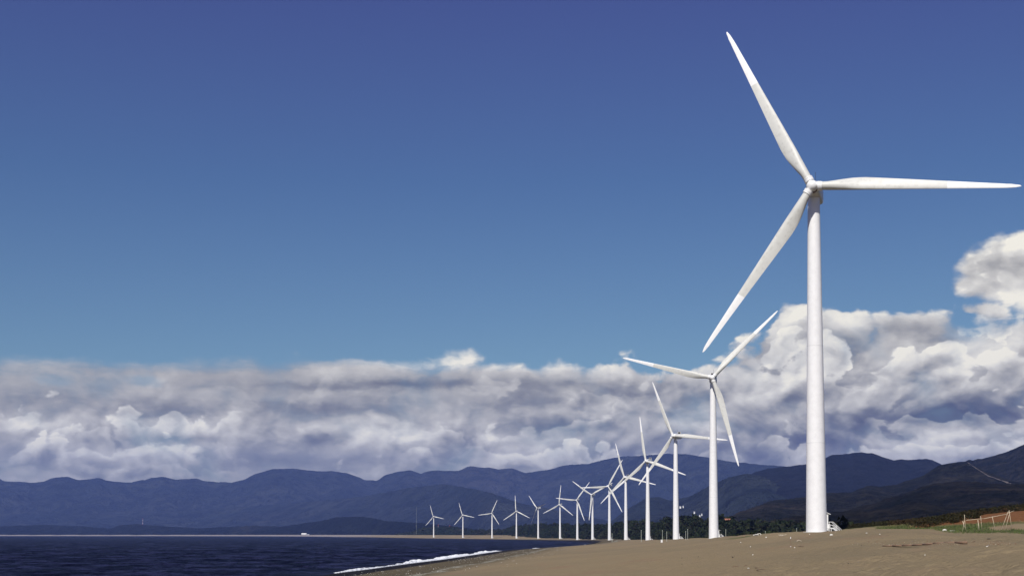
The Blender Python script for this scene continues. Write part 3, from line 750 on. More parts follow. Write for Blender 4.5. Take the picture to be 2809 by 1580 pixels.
# ------------------------------------------------------------------ wind turbines
R_BLADE = 41.0
def blade_section(r, n=20, flip=1.0):
    """outline of the blade at radius r: x along the chord (+ = trailing side), y through the thickness"""
    f = r / R_BLADE
    chord = float(np.interp(r, [1.3, 3.2, 4.6, 6.5, 8.5, 10.5, 14, 20, 26.8, 33, 37, 39.2, 40.3, 40.8, 41.0],
                            [1.66, 1.78, 2.10, 2.52, 2.80, 2.84, 2.58, 2.14, 1.66, 1.24, .98, .78, .52, .30, .10]))
    round_ = float(np.interp(r, [1.3, 3.4, 9.0, 14], [1, 1, .12, 0]))
    thick = float(np.interp(r, [1.3, 3.2, 9, 14, 26, 38, 41], [1.0, 1.0, .38, .26, .19, .15, .14]))
    tw = math.radians(float(np.interp(r, [1.3, 5, 12, 20, 30, 41], [14, 13, 7, 3.5, 1, 0])))
    # leading edge stays nearly straight, trailing edge bulges
    lead = -float(np.interp(r, [1.3, 4, 9, 20, 34, 38, 40, 41], [.78, .78, .80, .62, .42, .36, .22, -.02]))
    pts = []
    for k in range(n):
        a = 2 * math.pi * k / n
        cx, cy = math.cos(a), math.sin(a)
        # circle
        x1, y1 = .5 + .5 * cx, .5 * cy
        # aerofoil: blunt nose, sharp tail
        q = .5 + .5 * cx
        yt = (1.4845 * math.sqrt(max(q, 0)) - .63 * q - 1.758 * q * q + 1.4215 * q ** 3 - .5180 * q ** 4) * 1.0
        x2, y2 = q, yt * (1 if cy >= 0 else -.75)
        x = (x1 * round_ + x2 * (1 - round_)); y = (y1 * round_ + y2 * (1 - round_)) * thick
        X, Y = lead + x * chord, y * chord
        c, s = math.cos(tw), math.sin(tw)
        pts.append((X * c - Y * s, X * s + Y * c))
    return pts
def blade_mesh(rs, name, mat, prebend=0.0):
    n = 20; V, Fc = [], []
    for r in rs:
        for (x, y) in blade_section(r, n):
            V.append((r, x, y + prebend * (r / R_BLADE) ** 2))
    for i in range(len(rs) - 1):
        for k in range(n):
            a, b = i * n + k, i * n + (k + 1) % n
            Fc.append((a, b, b + n, a + n))
    Fc.append(tuple(range(n))[::-1]); Fc.append(tuple((len(rs) - 1) * n + k for k in range(n)))
    me = bpy.data.meshes.new(name); me.from_pydata(V, [], Fc); me.update()
    me.polygons.foreach_set('use_smooth', np.ones(len(me.polygons), dtype=bool)); me.materials.append(mat)
    me.set_sharp_from_angle(angle=math.radians(50)); return me
ME_BLADE = blade_mesh([1.3, 2.2, 3.2, 4.0, 4.8, 5.8, 7, 8.2, 9.4, 10.8, 12.5, 15, 18, 21, 24, 26.8], 'blade', M_BLADE)
ME_TIP = blade_mesh([26.815, 29, 31, 33, 35, 37, 38.3, 39.2, 39.9, 40.4, 40.8, 41.0], 'blade_tip', M_TIP)

def lathe_mesh(name, prof, n, mat, smooth=True, M=Matrix.Identity(4)):
    bm = bmesh.new(); add_lathe(bm, prof, n, M)
    me = bpy.data.meshes.new(name); bm.to_mesh(me); bm.free()
    if smooth:
        for p in me.polygons: p.use_smooth = True
        me.set_sharp_from_angle(angle=math.radians(35))
    me.materials.append(mat); return me
# z points along the blade
ME_COLLAR = lathe_mesh('blade_collar', [(.84, 1.10), (.98, 1.12), (.98, 1.66), (.93, 1.69), (.93, 1.74), (.98, 1.77), (.98, 2.0), (.90, 2.04), (.84, 2.06)], 28, M_WHITE)

def hub_mesh():
    """rounded casting with three stubs, x y = rotor plane, -z = nose"""
    n_a, n_b = 60, 30; V, Fc = [], []
    for j in range(n_b + 1):
        b = math.pi * j / n_b
        for i in range(n_a):
            a = 2 * math.pi * i / n_a
            d = Vector((math.sin(b) * math.cos(a), math.sin(b) * math.sin(a), -math.cos(b)))
            lobe = max(math.cos(3 * a), 0) ** 1.6 * math.sin(b) ** 6
            V.append(d * (1.16 + .62 * lobe + (.10 if d.z < 0 else 0) * abs(d.z)) * 1.02)
    for j in range(n_b):
        for i in range(n_a):
            a, b = j * n_a + i, j * n_a + (i + 1) % n_a
            Fc.append((a, b, b + n_a, a + n_a))
    me = bpy.data.meshes.new('hub'); me.from_pydata(V, [], Fc); me.validate(); me.update()
    me.polygons.foreach_set('use_smooth', np.ones(len(me.polygons), dtype=bool)); me.materials.append(M_WHITE); return me
ME_HUB = hub_mesh()

def nacelle_mesh():
    """long rounded housing; y runs to the rear, origin on the rotor axis"""
    st = [(-2.9, .95, 1.0, -.05), (-2.7, 1.25, 1.3, -.05), (-1.9, 1.45, 1.5, 0), (0, 1.62, 1.72, .02), (3.5, 1.65, 1.78, .05), (6.2, 1.60, 1.70, .10), (6.9, 1.45, 1.50, .14), (7.15, 1.1, 1.15, .16)]
    n = 32; V, Fc = [], []
    for (y, hx, hz, cz) in st:
        for k in range(n):
            a = 2 * math.pi * k / n; c, s = math.cos(a), math.sin(a); e = .42
            V.append((hx * math.copysign(abs(c) ** e, c), y, cz + hz * math.copysign(abs(s) ** e, s)))
    for i in range(len(st) - 1):
        for k in range(n):
            a, b = i * n + k, i * n + (k + 1) % n; Fc.append((a, a + n, b + n, b))
    Fc.append(tuple(range(n))); Fc.append(tuple((len(st) - 1) * n + k for k in range(n))[::-1])
    me = bpy.data.meshes.new('nacelle'); me.from_pydata(V, [], Fc); me.update()
    for p in me.polygons: p.use_smooth = True
    me.set_sharp_from_angle(angle=math.radians(40))
    me.materials.append(M_NAC); return me
ME_NAC = nacelle_mesh()

def mesh_from(name, mat, build):
    bm = bmesh.new(); build(bm); me = bpy.data.meshes.new(name); bm.to_mesh(me); bm.free(); me.materials.append(mat); return me
def _cooler(bm):
    w, h, t_ = 2.3, 1.75, .16
    add_box(bm, (0, 0, h / 2 - t_ / 2), (w, .7, t_)); add_box(bm, (0, 0, -h / 2 + t_ / 2), (w, .7, t_))
    for s in (-1, 1):
        add_box(bm, (s * (w / 2 - t_ / 2), 0, 0), (t_, .7, h - 2 * t_)); add_bar(bm, (s * .8, 0, -h / 2), (s * .8, 0, -h / 2 - .35), .07)
ME_COOLER = mesh_from('cooler', M_WHITE, _cooler)
ME_CORE = mesh_from('cooler_core', M_DARK, lambda bm: add_box(bm, (0, .02, 0), (1.96, .4, 1.41)))
def _mast(bm):
    add_bar(bm, (0, 0, 0), (0, 0, 2.6), .045, .03); add_bar(bm, (-.02, 0, .7), (.9, 0, .5), .03); add_bar(bm, (.9, 0, .5), (.9, 0, .95), .03)
    add_box(bm, (0, 0, 2.62), (.14, .14, .1))
ME_MAST = mesh_from('wind_mast', M_DARK, _mast)
ME_SHAFT = lathe_mesh('hub_rear', [(1.0, 0), (1.10, .1), (1.10, 1.25), (.95, 1.3)], 28, M_RUST, M=Matrix.Rotation(math.radians(-90), 4, 'X'))

def tower_section(z0, z1, h, name):
    rad = lambda z: 2.16 + (1.24 - 2.16) * z / h
    return lathe_mesh(name, [(rad(z), z) for z in np.linspace(z0 + .01, z1, 9)], 72, M_TOWER)
def tower_flange(z, h):
    r = 2.16 + (1.24 - 2.16) * z / h + .012
    return lathe_mesh('flange', [(r, z - .07), (r, z + .07)], 72, M_NAC)

def _door(bm):
    add_box(bm, (2.12, 0, 2.05), (.42, 1.15, 3.3))
def _hood(bm):
    add_box(bm, (2.38, 0, 3.92), (.95, 1.5, .10), Matrix.Rotation(math.radians(24), 3, 'Y'))
ME_DOOR = mesh_from('door', M_WHITE, _door)
ME_HOOD = mesh_from('door_hood', M_WHITE, _hood)
def _stairs(bm):
    add_box(bm, (2.75, 0, .86), (1.25, 1.3, .16))                     # landing
    add_box(bm, (2.52, 0, 1.30), (.46, 1.2, .78))                     # box under the door sill
    for s in (-1, 1):
        y = s * .66
        M_ = Matrix.Rotation(math.radians(40), 3, 'Y')
        add_box(bm, (3.86, y, .42), (1.55, .07, .24), M_)             # stringers
        add_box(bm, (2.45, y, .36), (.14, .07, .85))
        add_box(bm, (2.90, y, .36), (.14, .07, .85))
    for k in range(4):
        add_box(bm, (3.50 + .25 * k, 0, .66 - .20 * k), (.27, 1.22, .05))
def _rail(side):
    def f(bm):
        y = side * .70; r = .055
        add_path(bm, [(2.45, y, 2.12), (3.30, y, 2.12), (4.95, y, .62), (5.05, y, .40), (4.98, y, .22), (4.85, y, .18), (3.40, y, 1.48), (2.45, y, 1.48)], r)
        for x, z0, z1 in ((2.50, .9, 2.12), (4.05, .25, 1.44)): add_bar(bm, (x, y, z0), (x, y, z1), r)
    return f
ME_STAIRS = mesh_from('staircase', M_WHITE, _stairs)
ME_RAILS = [mesh_from('handrail', M_WHITE, _rail(s)) for s in (-1, 1)]
ME_FOOT = lathe_mesh('foundation', [(2.75, -1.2), (2.75, .0), (2.70, .06), (2.2, .06)], 48, M_CONC)

def part(name, me, parent, M=None):
    o = link(bpy.data.objects.new(name, me), parent)
    if M is not None: o.matrix_local = M
    return o
LAB = ['nearest and by far largest white wind turbine, on the dune crest at right',
       'second wind turbine from the right, one blade pointing up right, one left, one down',
       'third wind turbine from the right, dark cooler box behind its hub, level right blade',
       'fourth wind turbine from the right, upright blade with right blade sloping down',
       'fifth wind turbine from the right, small cooler box visible above its hub',
       'sixth wind turbine from the right, one blade level left and one up right',
       'seventh wind turbine from the right, two blades raised in a V, third hanging down',
       'eighth wind turbine from the right, left blade level, tower foot behind the water tip',
       'ninth wind turbine from the right, upright blade and two spread low blades',
       'tenth wind turbine from the right, turned sideways with thin feathered blades',
       'fourth distant wind turbine from the left, one blade straight up',
       'third distant wind turbine from the left, blade pointing up and right',
       'second distant wind turbine from the left, blade leaning up and left',
       'leftmost and farthest small wind turbine on the long sandspit']
for i, (x, y, zh, zb, yaw, ph, tilt, cone) in enumerate(TURB):
    root = thing('wind_turbine', LAB[i], 'wind turbine', (x, y, zb), group='white wind turbines lined along the curving beach')
    hh = zh - zb
    # tilt of the shaft: the tower top sits behind the hub
    th = hh - 1.62
    part('foundation', ME_FOOT, root)
    for a, b in ((0, th * .265), (th * .265, th * .555), (th * .555, th)):
        sec = part('tower_section', tower_section(a, b, th, 'tower_section'), root)
        if b < th: part('flange', tower_flange(b, th), sec)
    door = part('door', ME_DOOR, root); part('door_hood', ME_HOOD, door)
    st = part('staircase', ME_STAIRS, root)
    for m in ME_RAILS: part('handrail', m, st)
    head = Matrix.Translation((0, 0, hh)) @ Matrix.Rotation(-math.radians(yaw), 4, 'Z')
    nac = part('nacelle', ME_NAC, root, head)
    cool = part('cooler', ME_COOLER, nac, Matrix.Translation((0, 5.7, 2.45))); part('cooler_core', ME_CORE, nac, Matrix.Translation((0, 5.7, 2.45)))
    part('wind_mast', ME_MAST, nac, Matrix.Translation((.25, 2.2, 1.72)))
    # rotor frame: local z = nose direction reversed (towards the rear), x y in the rotor plane
    T_ = head @ Matrix.Translation((0, -4.0, 0)) @ Matrix.Rotation(-math.radians(tilt), 4, 'X')
    R0 = T_ @ Matrix(((1, 0, 0, 0), (0, 0, 1, 0), (0, 1, 0, 0), (0, 0, 0, 1)))      # x right, y up (in plane), z to the rear
    part('hub_rear', ME_SHAFT, root, T_)
    hub = part('hub', ME_HUB, root, R0 @ Matrix.Rotation(math.radians(ph), 4, 'Z'))
    pitch = math.radians(-72 if i == 9 else 0)
    for k in range(3):
        a = math.radians(ph + 120 * k)
        Mb = R0 @ Matrix.Rotation(a, 4, 'Z') @ Matrix.Rotation(math.radians(cone), 4, 'Y') @ Matrix.Rotation(pitch, 4, 'X')
        bl = part('blade', ME_BLADE, root, Mb)
        part('blade_tip', ME_TIP, bl)
        part('blade_collar', ME_COLLAR, bl, Matrix(((0, 0, 1, 0), (1, 0, 0, 0), (0, 1, 0, 0), (0, 0, 0, 1))))

# ------------------------------------------------------------------ vegetation
def foliage_mat(name, a, b, c_):
    m, t, p = material(name)
    oi = t.new('ShaderNodeNewGeometry')
    pos = oi.outputs['Position']
    isl = oi.outputs['Random Per Island']
    n = t.noise(pos, .06, 5, .6, dim='3D')
    col = t.mix(isl, a, b); col = t.mix(t.ss(n, .45, .7), col, c_)
    t.put(p.inputs['Base Color'], col); p.inputs['Roughness'].default_value = .8; p.inputs['Specular IOR Level'].default_value = .12
    return m
M_SCRUB = foliage_mat('scrub_leaves', (.012, .014, .005), (.030, .027, .010), (.042, .026, .011))
M_TREES = foliage_mat('woodland_leaves', (.006, .013, .005), (.024, .032, .012), (.022, .020, .011))
M_GRASS = foliage_mat('beach_grass', (.040, .070, .018), (.10, .13, .038), (.15, .13, .06))

def leaf_cloud(name, centres, radii, per, size, mat, seed, flat=.75, tri=True):
    """many small leaf faces through the volume of each crown"""
    r = np.random.default_rng(seed); N = len(centres) * per
    C = np.repeat(np.asarray(centres, float), per, 0); Rr = np.repeat(np.asarray(radii, float), per)
    d = r.normal(size=(N, 3)); d /= np.linalg.norm(d, axis=1)[:, None]
    # lumps: pull faces towards a few sub-clumps for each crown
    rad = r.random(N) ** .38
    P = C + d * (rad * Rr)[:, None] * np.array([1, 1, flat])
    P[:, 2] = np.maximum(P[:, 2], C[:, 2] - .35 * Rr)
    s = size * (Rr / np.mean(radii)) * r.uniform(.6, 1.5, N)
    u = r.normal(size=(N, 3)); u /= np.linalg.norm(u, axis=1)[:, None]
    w = np.cross(u, r.normal(size=(N, 3))); w /= np.linalg.norm(w, axis=1)[:, None] + 1e-9
    V = np.stack([P + u * s[:, None], P - .5 * u * s[:, None] + .8 * w * s[:, None], P - .5 * u * s[:, None] - .8 * w * s[:, None]], 1).reshape(-1, 3)
    F = np.arange(N * 3).reshape(-1, 3)
    return mesh_obj(name, V, F, mat)

# scrub over the knoll on the right and along the back of the dune
r_ = np.random.default_rng(5)
def knoll_points(n):
    X, Y = r_.uniform(60, 190, n), r_.uniform(225, 470, n)
    z, D, u, kn = ground_parts(X, Y)
    nn = fbm(X / 12., Y / 16., 3, 140)
    k = (kn > 1.3) & (Y > 256 + (fbm(X / 8., X * 0, 3, 150) - .5) * 22 - np.clip(88 - X, 0, 20) * 1.8) & (X / Y < .52) & (nn > .30)
    return X[k], Y[k], z[k]
X, Y, Z = knoll_points(11000)
rad = r_.uniform(.5, 1.25, len(X))
scrub = leaf_cloud('scrub', np.stack([X, Y, Z + rad * .25], -1), rad, 80, .12, M_SCRUB, 11, .75)
stuff(scrub, 'dark dense scrub covering the knoll above the red soil', 'scrub')

def belt_points(n, y0, y1, dmin, dmax, seed, tanmax=.46):
    r = np.random.default_rng(seed)
    Y = np.exp(r.uniform(math.log(y0), math.log(y1), n)); X = Y * r.uniform(-.02, tanmax, n)
    z, D, u, kn = ground_parts(X, Y); dc = np.interp(Y, _cy, _cd)
    k = (D > dc + dmin) & (D < dc + dmax) & (kn < 1.5)
    return X[k], Y[k], z[k]
X, Y, Z = belt_points(9000, 330, 1150, 12, 130, 3)
keep = fbm(X / 22., Y / 40., 3, 160) > .40
X, Y, Z = X[keep], Y[keep], Z[keep]
rad = np.random.default_rng(8).uniform(1.0, 2.6, len(X))
low = leaf_cloud('bushes', np.stack([X, Y, Z + rad * .3], -1), rad, 26, .62, M_TREES, 12, .8)
stuff(low, 'dark green bushes on the flat land behind the dunes', 'bushes')

# woodland crowns over the low green rise
Xw, Yw, Zw, Tw = WG
rr = np.random.default_rng(9)
sel = np.argwhere(Tw > .12); 
wts = 1.0 / np.maximum(Yw[sel[:, 0], sel[:, 1]], 900) ** 0.6; wts /= wts.sum()
pick = sel[rr.choice(len(sel), 5200, p=wts)]
cx_, cy_, cz_ = Xw[pick[:, 0], pick[:, 1]], Yw[pick[:, 0], pick[:, 1]], Zw[pick[:, 0], pick[:, 1]]
cx_ = cx_ + rr.uniform(-6, 6, len(cx_)); 
rad = rr.uniform(2.2, 5.2, len(cx_)) * np.where(fbm(cx_ / 60., cy_ / 90., 3, 170) > .5, 1.25, .75)
wood = leaf_cloud('woodland', np.stack([cx_, cy_, cz_ + rad * .25], -1), rad, 40, 1.35, M_TREES, 13, .85)
stuff(wood, 'dark evergreen woodland filling the low rise behind the turbines', 'woodland')

# tufts of green grass at the foot of the knoll
def grass():
    r = np.random.default_rng(21); n = 46000
    Y = r.uniform(168, 262, n); X = r.uniform(58, 118, n)
    z, D, u, kn = ground_parts(X, Y); nn = fbm(X / 16., Y / 24., 4, 40)
    k = (kn + (nn - .5) * 2.6 > .5) & (nn > .28) & (kn + (nn - .5) * 5 < 2.6) & (X + (nn - .5) * 14 > 69) & (X / Y < .5)
    X, Y, z = X[k], Y[k], z[k]; m = len(X); h = r.uniform(.10, .32, m); a = r.uniform(0, math.pi, m); wd = r.uniform(.03, .10, m)
    lx, ly = r.normal(0, .08, m), r.normal(0, .08, m)
    V = np.stack([np.stack([X - np.cos(a) * wd, Y - np.sin(a) * wd, z - .02], -1), np.stack([X + np.cos(a) * wd, Y + np.sin(a) * wd, z - .02], -1), np.stack([X + lx, Y + ly, z + h], -1)], 1).reshape(-1, 3)
    o = mesh_obj('grass', V, np.arange(len(V)).reshape(-1, 3), M_GRASS)
    stuff(o, 'bright green creeping beach grass at the foot of the knoll', 'grass')
grass()

# ------------------------------------------------------------------ things on the sand
def lump(name, p, size, mat, seed, label, cat, group=None, flat=.6, sink=.2):
    bm = bmesh.new(); bmesh.ops.create_icosphere(bm, subdivisions=2, radius=1.0)
    r = random.Random(seed); off = [Vector((r.uniform(-1, 1), r.uniform(-1, 1), r.uniform(-1, 1))).normalized() for _ in range(7)]; am = [r.uniform(.05, .28) for _ in off]
    for v in bm.verts:
        d = v.co.normalized(); s = 1 + sum(a * max(0, d.dot(o)) ** 3 for a, o in zip(am, off)) - .12
        v.co = Vector((d.x * s * size[0], d.y * s * size[1], d.z * s * size[2] * 1.0))
    o = bm_obj(name, bm, mat); o.location = p + Vector((0, 0, size[2] * (1 - 2 * sink) * .6)); return tag(o, label, cat, group)
def px(m, p): return m * p.y / F_PX            # metres across for so many picture pixels

G_ST = 'pale stones scattered over the sand'
for k, (x, y, w, h, lab) in enumerate([
        (2280.5, 1468, 8.2, 5.5, 'largest pale boulder half buried below the nearest turbine stairs'),
        (2102, 1474.5, 4.2, 3, 'small pale stone on the slope left of the V-shaped driftwood'),
        (2221, 1465.5, 2.6, 2.2, 'small pale stone just below the foot of the nearest turbine'),
        (2180, 1502, 3.6, 2.6, 'pale stone on the sand just right of the thin stake foot'),
        (2065, 1521.5, 3.2, 2.6, 'lone pale stone on the bare middle sand'),
        (2053, 1559.5, 6.5, 2.2, 'flat pale stone near the dark sticks in the foreground'),
        (2537, 1522.5, 3.2, 3, 'round white pebble alone below the long brown pole'),
        (2708, 1499, 6, 2.4, 'flat pale stone on sand right of the long brown pole'),
        (2377, 1462.5, 5.5, 2, 'flat pale slab by the crest right of the stairs'),
        (2413.5, 1465.5, 3, 2.4, 'small pale stone near the crest, right of the flat slab'),
        (2058.5, 1499.5, 2.6, 2.2, 'tiny pale stone high on the open sand slope'),
        (2032, 1487.5, 4, 1.8, 'low flat pale stone on upper sand below second turbine')]):
    p = drop(x, y)
    lump('stone', p, (px(w, p) / 2, px(w, p) / 2.2, px(h, p) * .6), M_STONE, k, lab, 'stone', G_ST)
G_DK = 'dark lumps on the lower sand'
for k, (x, y, w, h, lab) in enumerate([
        (2010, 1529, 5, 4.4, 'largest dark lump of weed on the middle sand'),
        (1916, 1527, 3.4, 2.2, 'small dark lump left of the largest weed lump'),
        (1870.5, 1531, 3.6, 2, 'dark lump farthest left on the sand, upper of two'),
        (1871, 1547.5, 3.8, 2, 'dark lump farthest left on the sand, lower of two'),
        (2327, 1546, 4.2, 3, 'single dark lump on the lower right sand'),
        (2363, 1497, 3.2, 2.6, 'dark lump just left of the long brown pole'),
        (2712, 1479, 10, 3, 'flat dark heap of weed on the right sand'),
        (2538, 1577, 3, 2, 'tiny dark lump at the bottom edge of the sand')]):
    p = drop(x, y)
    lump('weed_lump', p, (px(w, p) / 2, px(w, p) / 2.4, px(h, p) * .5), M_STONED, 40 + k, lab, 'seaweed', G_DK)

def stick(name, pts, r0, r1, mat, label, cat, group=None, n=9):
    bm = bmesh.new()
    for (a, b), q in zip(zip(pts[:-1], pts[1:]), np.linspace(0, 1, len(pts))[:-1]):
        q2 = q + 1 / (len(pts) - 1); add_bar(bm, a, b, r0 + (r1 - r0) * q, r0 + (r1 - r0) * q2, n)
        bmesh.ops.create_icosphere(bm, subdivisions=1, radius=(r0 + (r1 - r0) * q2) * .98, matrix=Matrix.Translation(b))
    return tag(bm_obj(name, bm, mat, smooth=True), label, cat, group)
def on_sand(x, y, lift=0.0):
    p = drop(x, y); p.z += lift; return p

# long brown pole half sunk in the sand, with litter above it
pa, pb = on_sand(2421, 1497.5, .02), on_sand(2652, 1493.5, .04)
mid_ = [pa.lerp(pb, q) for q in np.linspace(0, 1, 9)]
gz_ = [ground_z(q.x, q.y) for q in mid_]
fit_ = np.poly1d(np.polyfit(range(9), gz_, 1))                # a straight pole settles on the mean slope of the sand
for k, q in enumerate(mid_): q.z = .8 * float(fit_(k)) + .2 * gz_[k] + .07
stick('driftwood_pole', mid_, .05, .075, M_WOODD, 'long thin brown pole lying across the right-hand sand', 'driftwood')
# specks of shell and shingle in the wrack, litter of bark and leaves by the pole
def specks(name, P, s, mat, label, cat, seed):
    r = np.random.default_rng(seed); n = len(P); base = np.array([(1, 0, 0), (-.5, .87, 0), (-.5, -.87, 0), (0, 0, .8)])
    V = P[:, None, :] + base[None] * (s[:, None, None] * r.uniform(.5, 1.3, (n, 4, 3)))
    F = (np.arange(n)[:, None, None] * 4 + np.array([(0, 1, 3), (1, 2, 3), (2, 0, 3), (0, 2, 1)])[None]).reshape(-1, 3)
    stuff(mesh_obj(name, V.reshape(-1, 3), F, mat), label, cat)
r_s = np.random.default_rng(31)
Y = r_s.uniform(330, 1000, 9000); sx = np.interp(Y, SY[2:22], SX[2:22]); X = sx + 5 + r_s.gamma(2.2, 11, len(Y))
z, D, u, kn = ground_parts(X, Y); k = (D > 6) & (D < 60) & (fbm(X / 6., Y / 20., 3, 33) > .5)
X, Y, z = X[k], Y[k], z[k]; half = len(X) // 6
P_ = np.stack([X, Y, z], -1)
specks('shell_litter', P_[:half], r_s.uniform(.06, .22, half), M_STONE, 'pale specks of shell strewn along the wrack line', 'shells', 34)
specks('shingle', P_[half:], r_s.uniform(.05, .20, len(P_) - half), M_STONED, 'dark shingle along the top of the wet sand', 'shingle', 35)
pts = []
for q in range(330):
    x_, y_ = r_s.choice([r_s.normal(2560, 60), r_s.normal(2450, 26), r_s.normal(2735, 30), r_s.uniform(2300, 2800)], p=[.45, .2, .15, .2]), 1496 - abs(r_s.normal(0, 6.5)) - 1
    p = drop(x_, y_); pts.append(p)
P_ = np.array(pts)
specks('bark_litter', P_[:200], r_s.uniform(.015, .055, 200), plain('bark_litter', (.20, .085, .045), .9, .4, 4), 'reddish bark bits strewn above the long brown pole', 'litter', 36)
specks('leaf_litter', P_[200:], r_s.uniform(.012, .045, len(P_) - 200), M_WOOD, 'pale dry leaf bits strewn above the long brown pole', 'litter', 37)

# V-shaped driftwood near the crest
p = on_sand(2145, 1470.5, .05); s = px(1, p)
bm = bmesh.new()
add_path(bm, [(-9 * s, 0, 3.5 * s), (-7.5 * s, .1, .6 * s), (-1 * s, .1, .6 * s), (3 * s, 0, 1.2 * s)], 1.0 * s)
add_path(bm, [(-5.5 * s, .2, 3.2 * s), (0, .2, 2.6 * s), (6 * s, .1, 2.0 * s), (12.5 * s, 0, 3.6 * s)], .85 * s)
o = bm_obj('driftwood', bm, M_WOOD, smooth=True); o.location = p; tag(o, 'forked bleached driftwood lying left of the nearest tower', 'driftwood')
# arched white branch
p = on_sand(2192, 1484.5); s = px(1, p)
stick('curved_branch', [p + Vector((-6.5 * s, 0, -.3 * s)), p + Vector((-4 * s, 0, 2.4 * s)), p + Vector((-.5 * s, 0, 3.3 * s)), p + Vector((3.5 * s, 0, 2.2 * s)), p + Vector((7.5 * s, 0, 0))], .9 * s, .6 * s, M_WOOD, 'pale arched branch on the sand right of the thin stake', 'driftwood')
# stake with white top
p = on_sand(2169, 1499); s = px(1, p)
bm = bmesh.new(); add_bar(bm, (0, 0, -.1), (0, 0, 22 * s), .55 * s); stk = thing('stake', 'thin dark stake with white head standing in the sand', 'stake', p)
bm_obj('pole', bm, M_WOODD, stk)
bm = bmesh.new(); add_bar(bm, (0, 0, 22 * s), (0, 0, 27 * s), 1.1 * s); bm_obj('cap', bm, M_WHITE, stk)
bm = bmesh.new(); add_box(bm, (0, 0, .6 * s), (2.2 * s, 2 * s, 1.4 * s)); bm_obj('base', bm, M_WHITE, stk)
# white snag on the crest between the two nearest turbines
p = on_sand(2077, 1468.5); s = px(1, p)
bm = bmesh.new()
add_path(bm, [(-11 * s, 0, .8 * s), (-6 * s, .2, 2.2 * s), (0, 0, 3.4 * s), (3 * s, .1, 4.8 * s)], 1.3 * s)
add_path(bm, [(1 * s, 0, 1.0 * s), (3 * s, 0, 4.6 * s), (8 * s, .2, 6.0 * s), (11 * s, 0, 3.6 * s), (9 * s, 0, 1.2 * s)], .95 * s)
add_path(bm, [(-6 * s, .3, 0), (0, .2, 1.2 * s), (5 * s, .1, .6 * s)], .8 * s)
o = bm_obj('white_snag', bm, M_STONE, smooth=True); o.location = p; tag(o, 'twisted white snag on the crest between the two nearest turbines', 'driftwood')
# brown stump by it
p = on_sand(2041, 1471.5); s = px(1, p)
lump('stump', p, (3.6 * s, 3 * s, 2.2 * s), M_WOODD, 77, 'small brown stump on the crest left of the white snag', 'stump')
# pale heap of rubble below the knoll
p = on_sand(2591, 1455.5); s = px(1, p)
lump('rubble_heap', p, (6.5 * s, 4 * s, 4.0 * s), M_STONE, 81, 'pale rubble heap below the knoll with a white trail beside it', 'rubble')
p2 = on_sand(2609, 1455.8)
lump('rubble_trail', p2, (11 * s, 5 * s, 1.1 * s), M_STONE, 84, 'low pale spill trailing right from the rubble heap', 'rubble', flat=.3)
# sticks on the lower sand
for k, (x0, y0, x1, y1, lab) in enumerate([(2041, 1552.5, 2050, 1551, 'short dark stick upper right of the flat pale stone'), (2009, 1554.5, 2026, 1553.3, 'thin brown twig left of the flat pale stone'),
        (2072, 1557.3, 2080, 1558, 'small dark twig right of the flat pale stone'), (2076, 1564.3, 2100, 1563.4, 'longer reddish twig on the lowest sand'), (2191, 1497.6, 2205, 1498, 'short dark stick near the foot of the thin stake'),
        (2668, 1487, 2675, 1485, 'brown stick right of the long pole end')]):
    a, b = on_sand(x0, y0, .015), on_sand(x1, y1, .03); s = px(1, a)
    stick('stick', [a, a.lerp(b, .5) + Vector((0, 0, .01)), b], .9 * s, .5 * s, M_WOODD, lab, 'stick', 'sticks on the lower sand')

# broken bamboo fence on the knoll
g0 = on_sand(2705, 1440, 0); yF = 214.0
def fp(x, y, dy=0.0):
    q = at(x, y, yF + dy); return Vector(q)
fence = thing('bamboo_fence', 'broken bamboo rail fence on crossed poles below the red soil', 'fence', Vector((fp(2705, 1440).x, yF, 0)))
o0 = Vector(fence.location)
def pole(name, a, b, r):
    bm = bmesh.new(); add_bar(bm, a - o0, b - o0, r, r * .8, 8); return bm_obj(name, bm, M_BAMBOO, fence, True)
def gp(x, y, dy=0.0):
    q = fp(x, y, dy); q.z = ground_z(q.x, q.y) - .1; return q
pole('rail', fp(2650.5, 1426.2), fp(2700, 1421.5, .2), .042); pole('rail', fp(2699, 1421.8, .2), fp(2763, 1409.0, .5), .042)
for (xa, ya, xb, dy) in [(2645.5, 1411, 2649, .3), (2645, 1427, 2640, -.2), (2640, 1428, 2652, .2), (2682, 1425, 2688, 0), (2683, 1426, 2684, -.4), (2690, 1415, 2694, .5), (2722, 1416, 2730, 0), (2768, 1399, 2776, 0), (2770, 1404, 2757, .4), (2766, 1402, 2746, .8)]:
    pole('post', fp(xa, ya, dy), gp(xb, 1436, dy), .036)
pole('brace', fp(2762, 1408, .5), fp(2782, 1400, .9), .035)

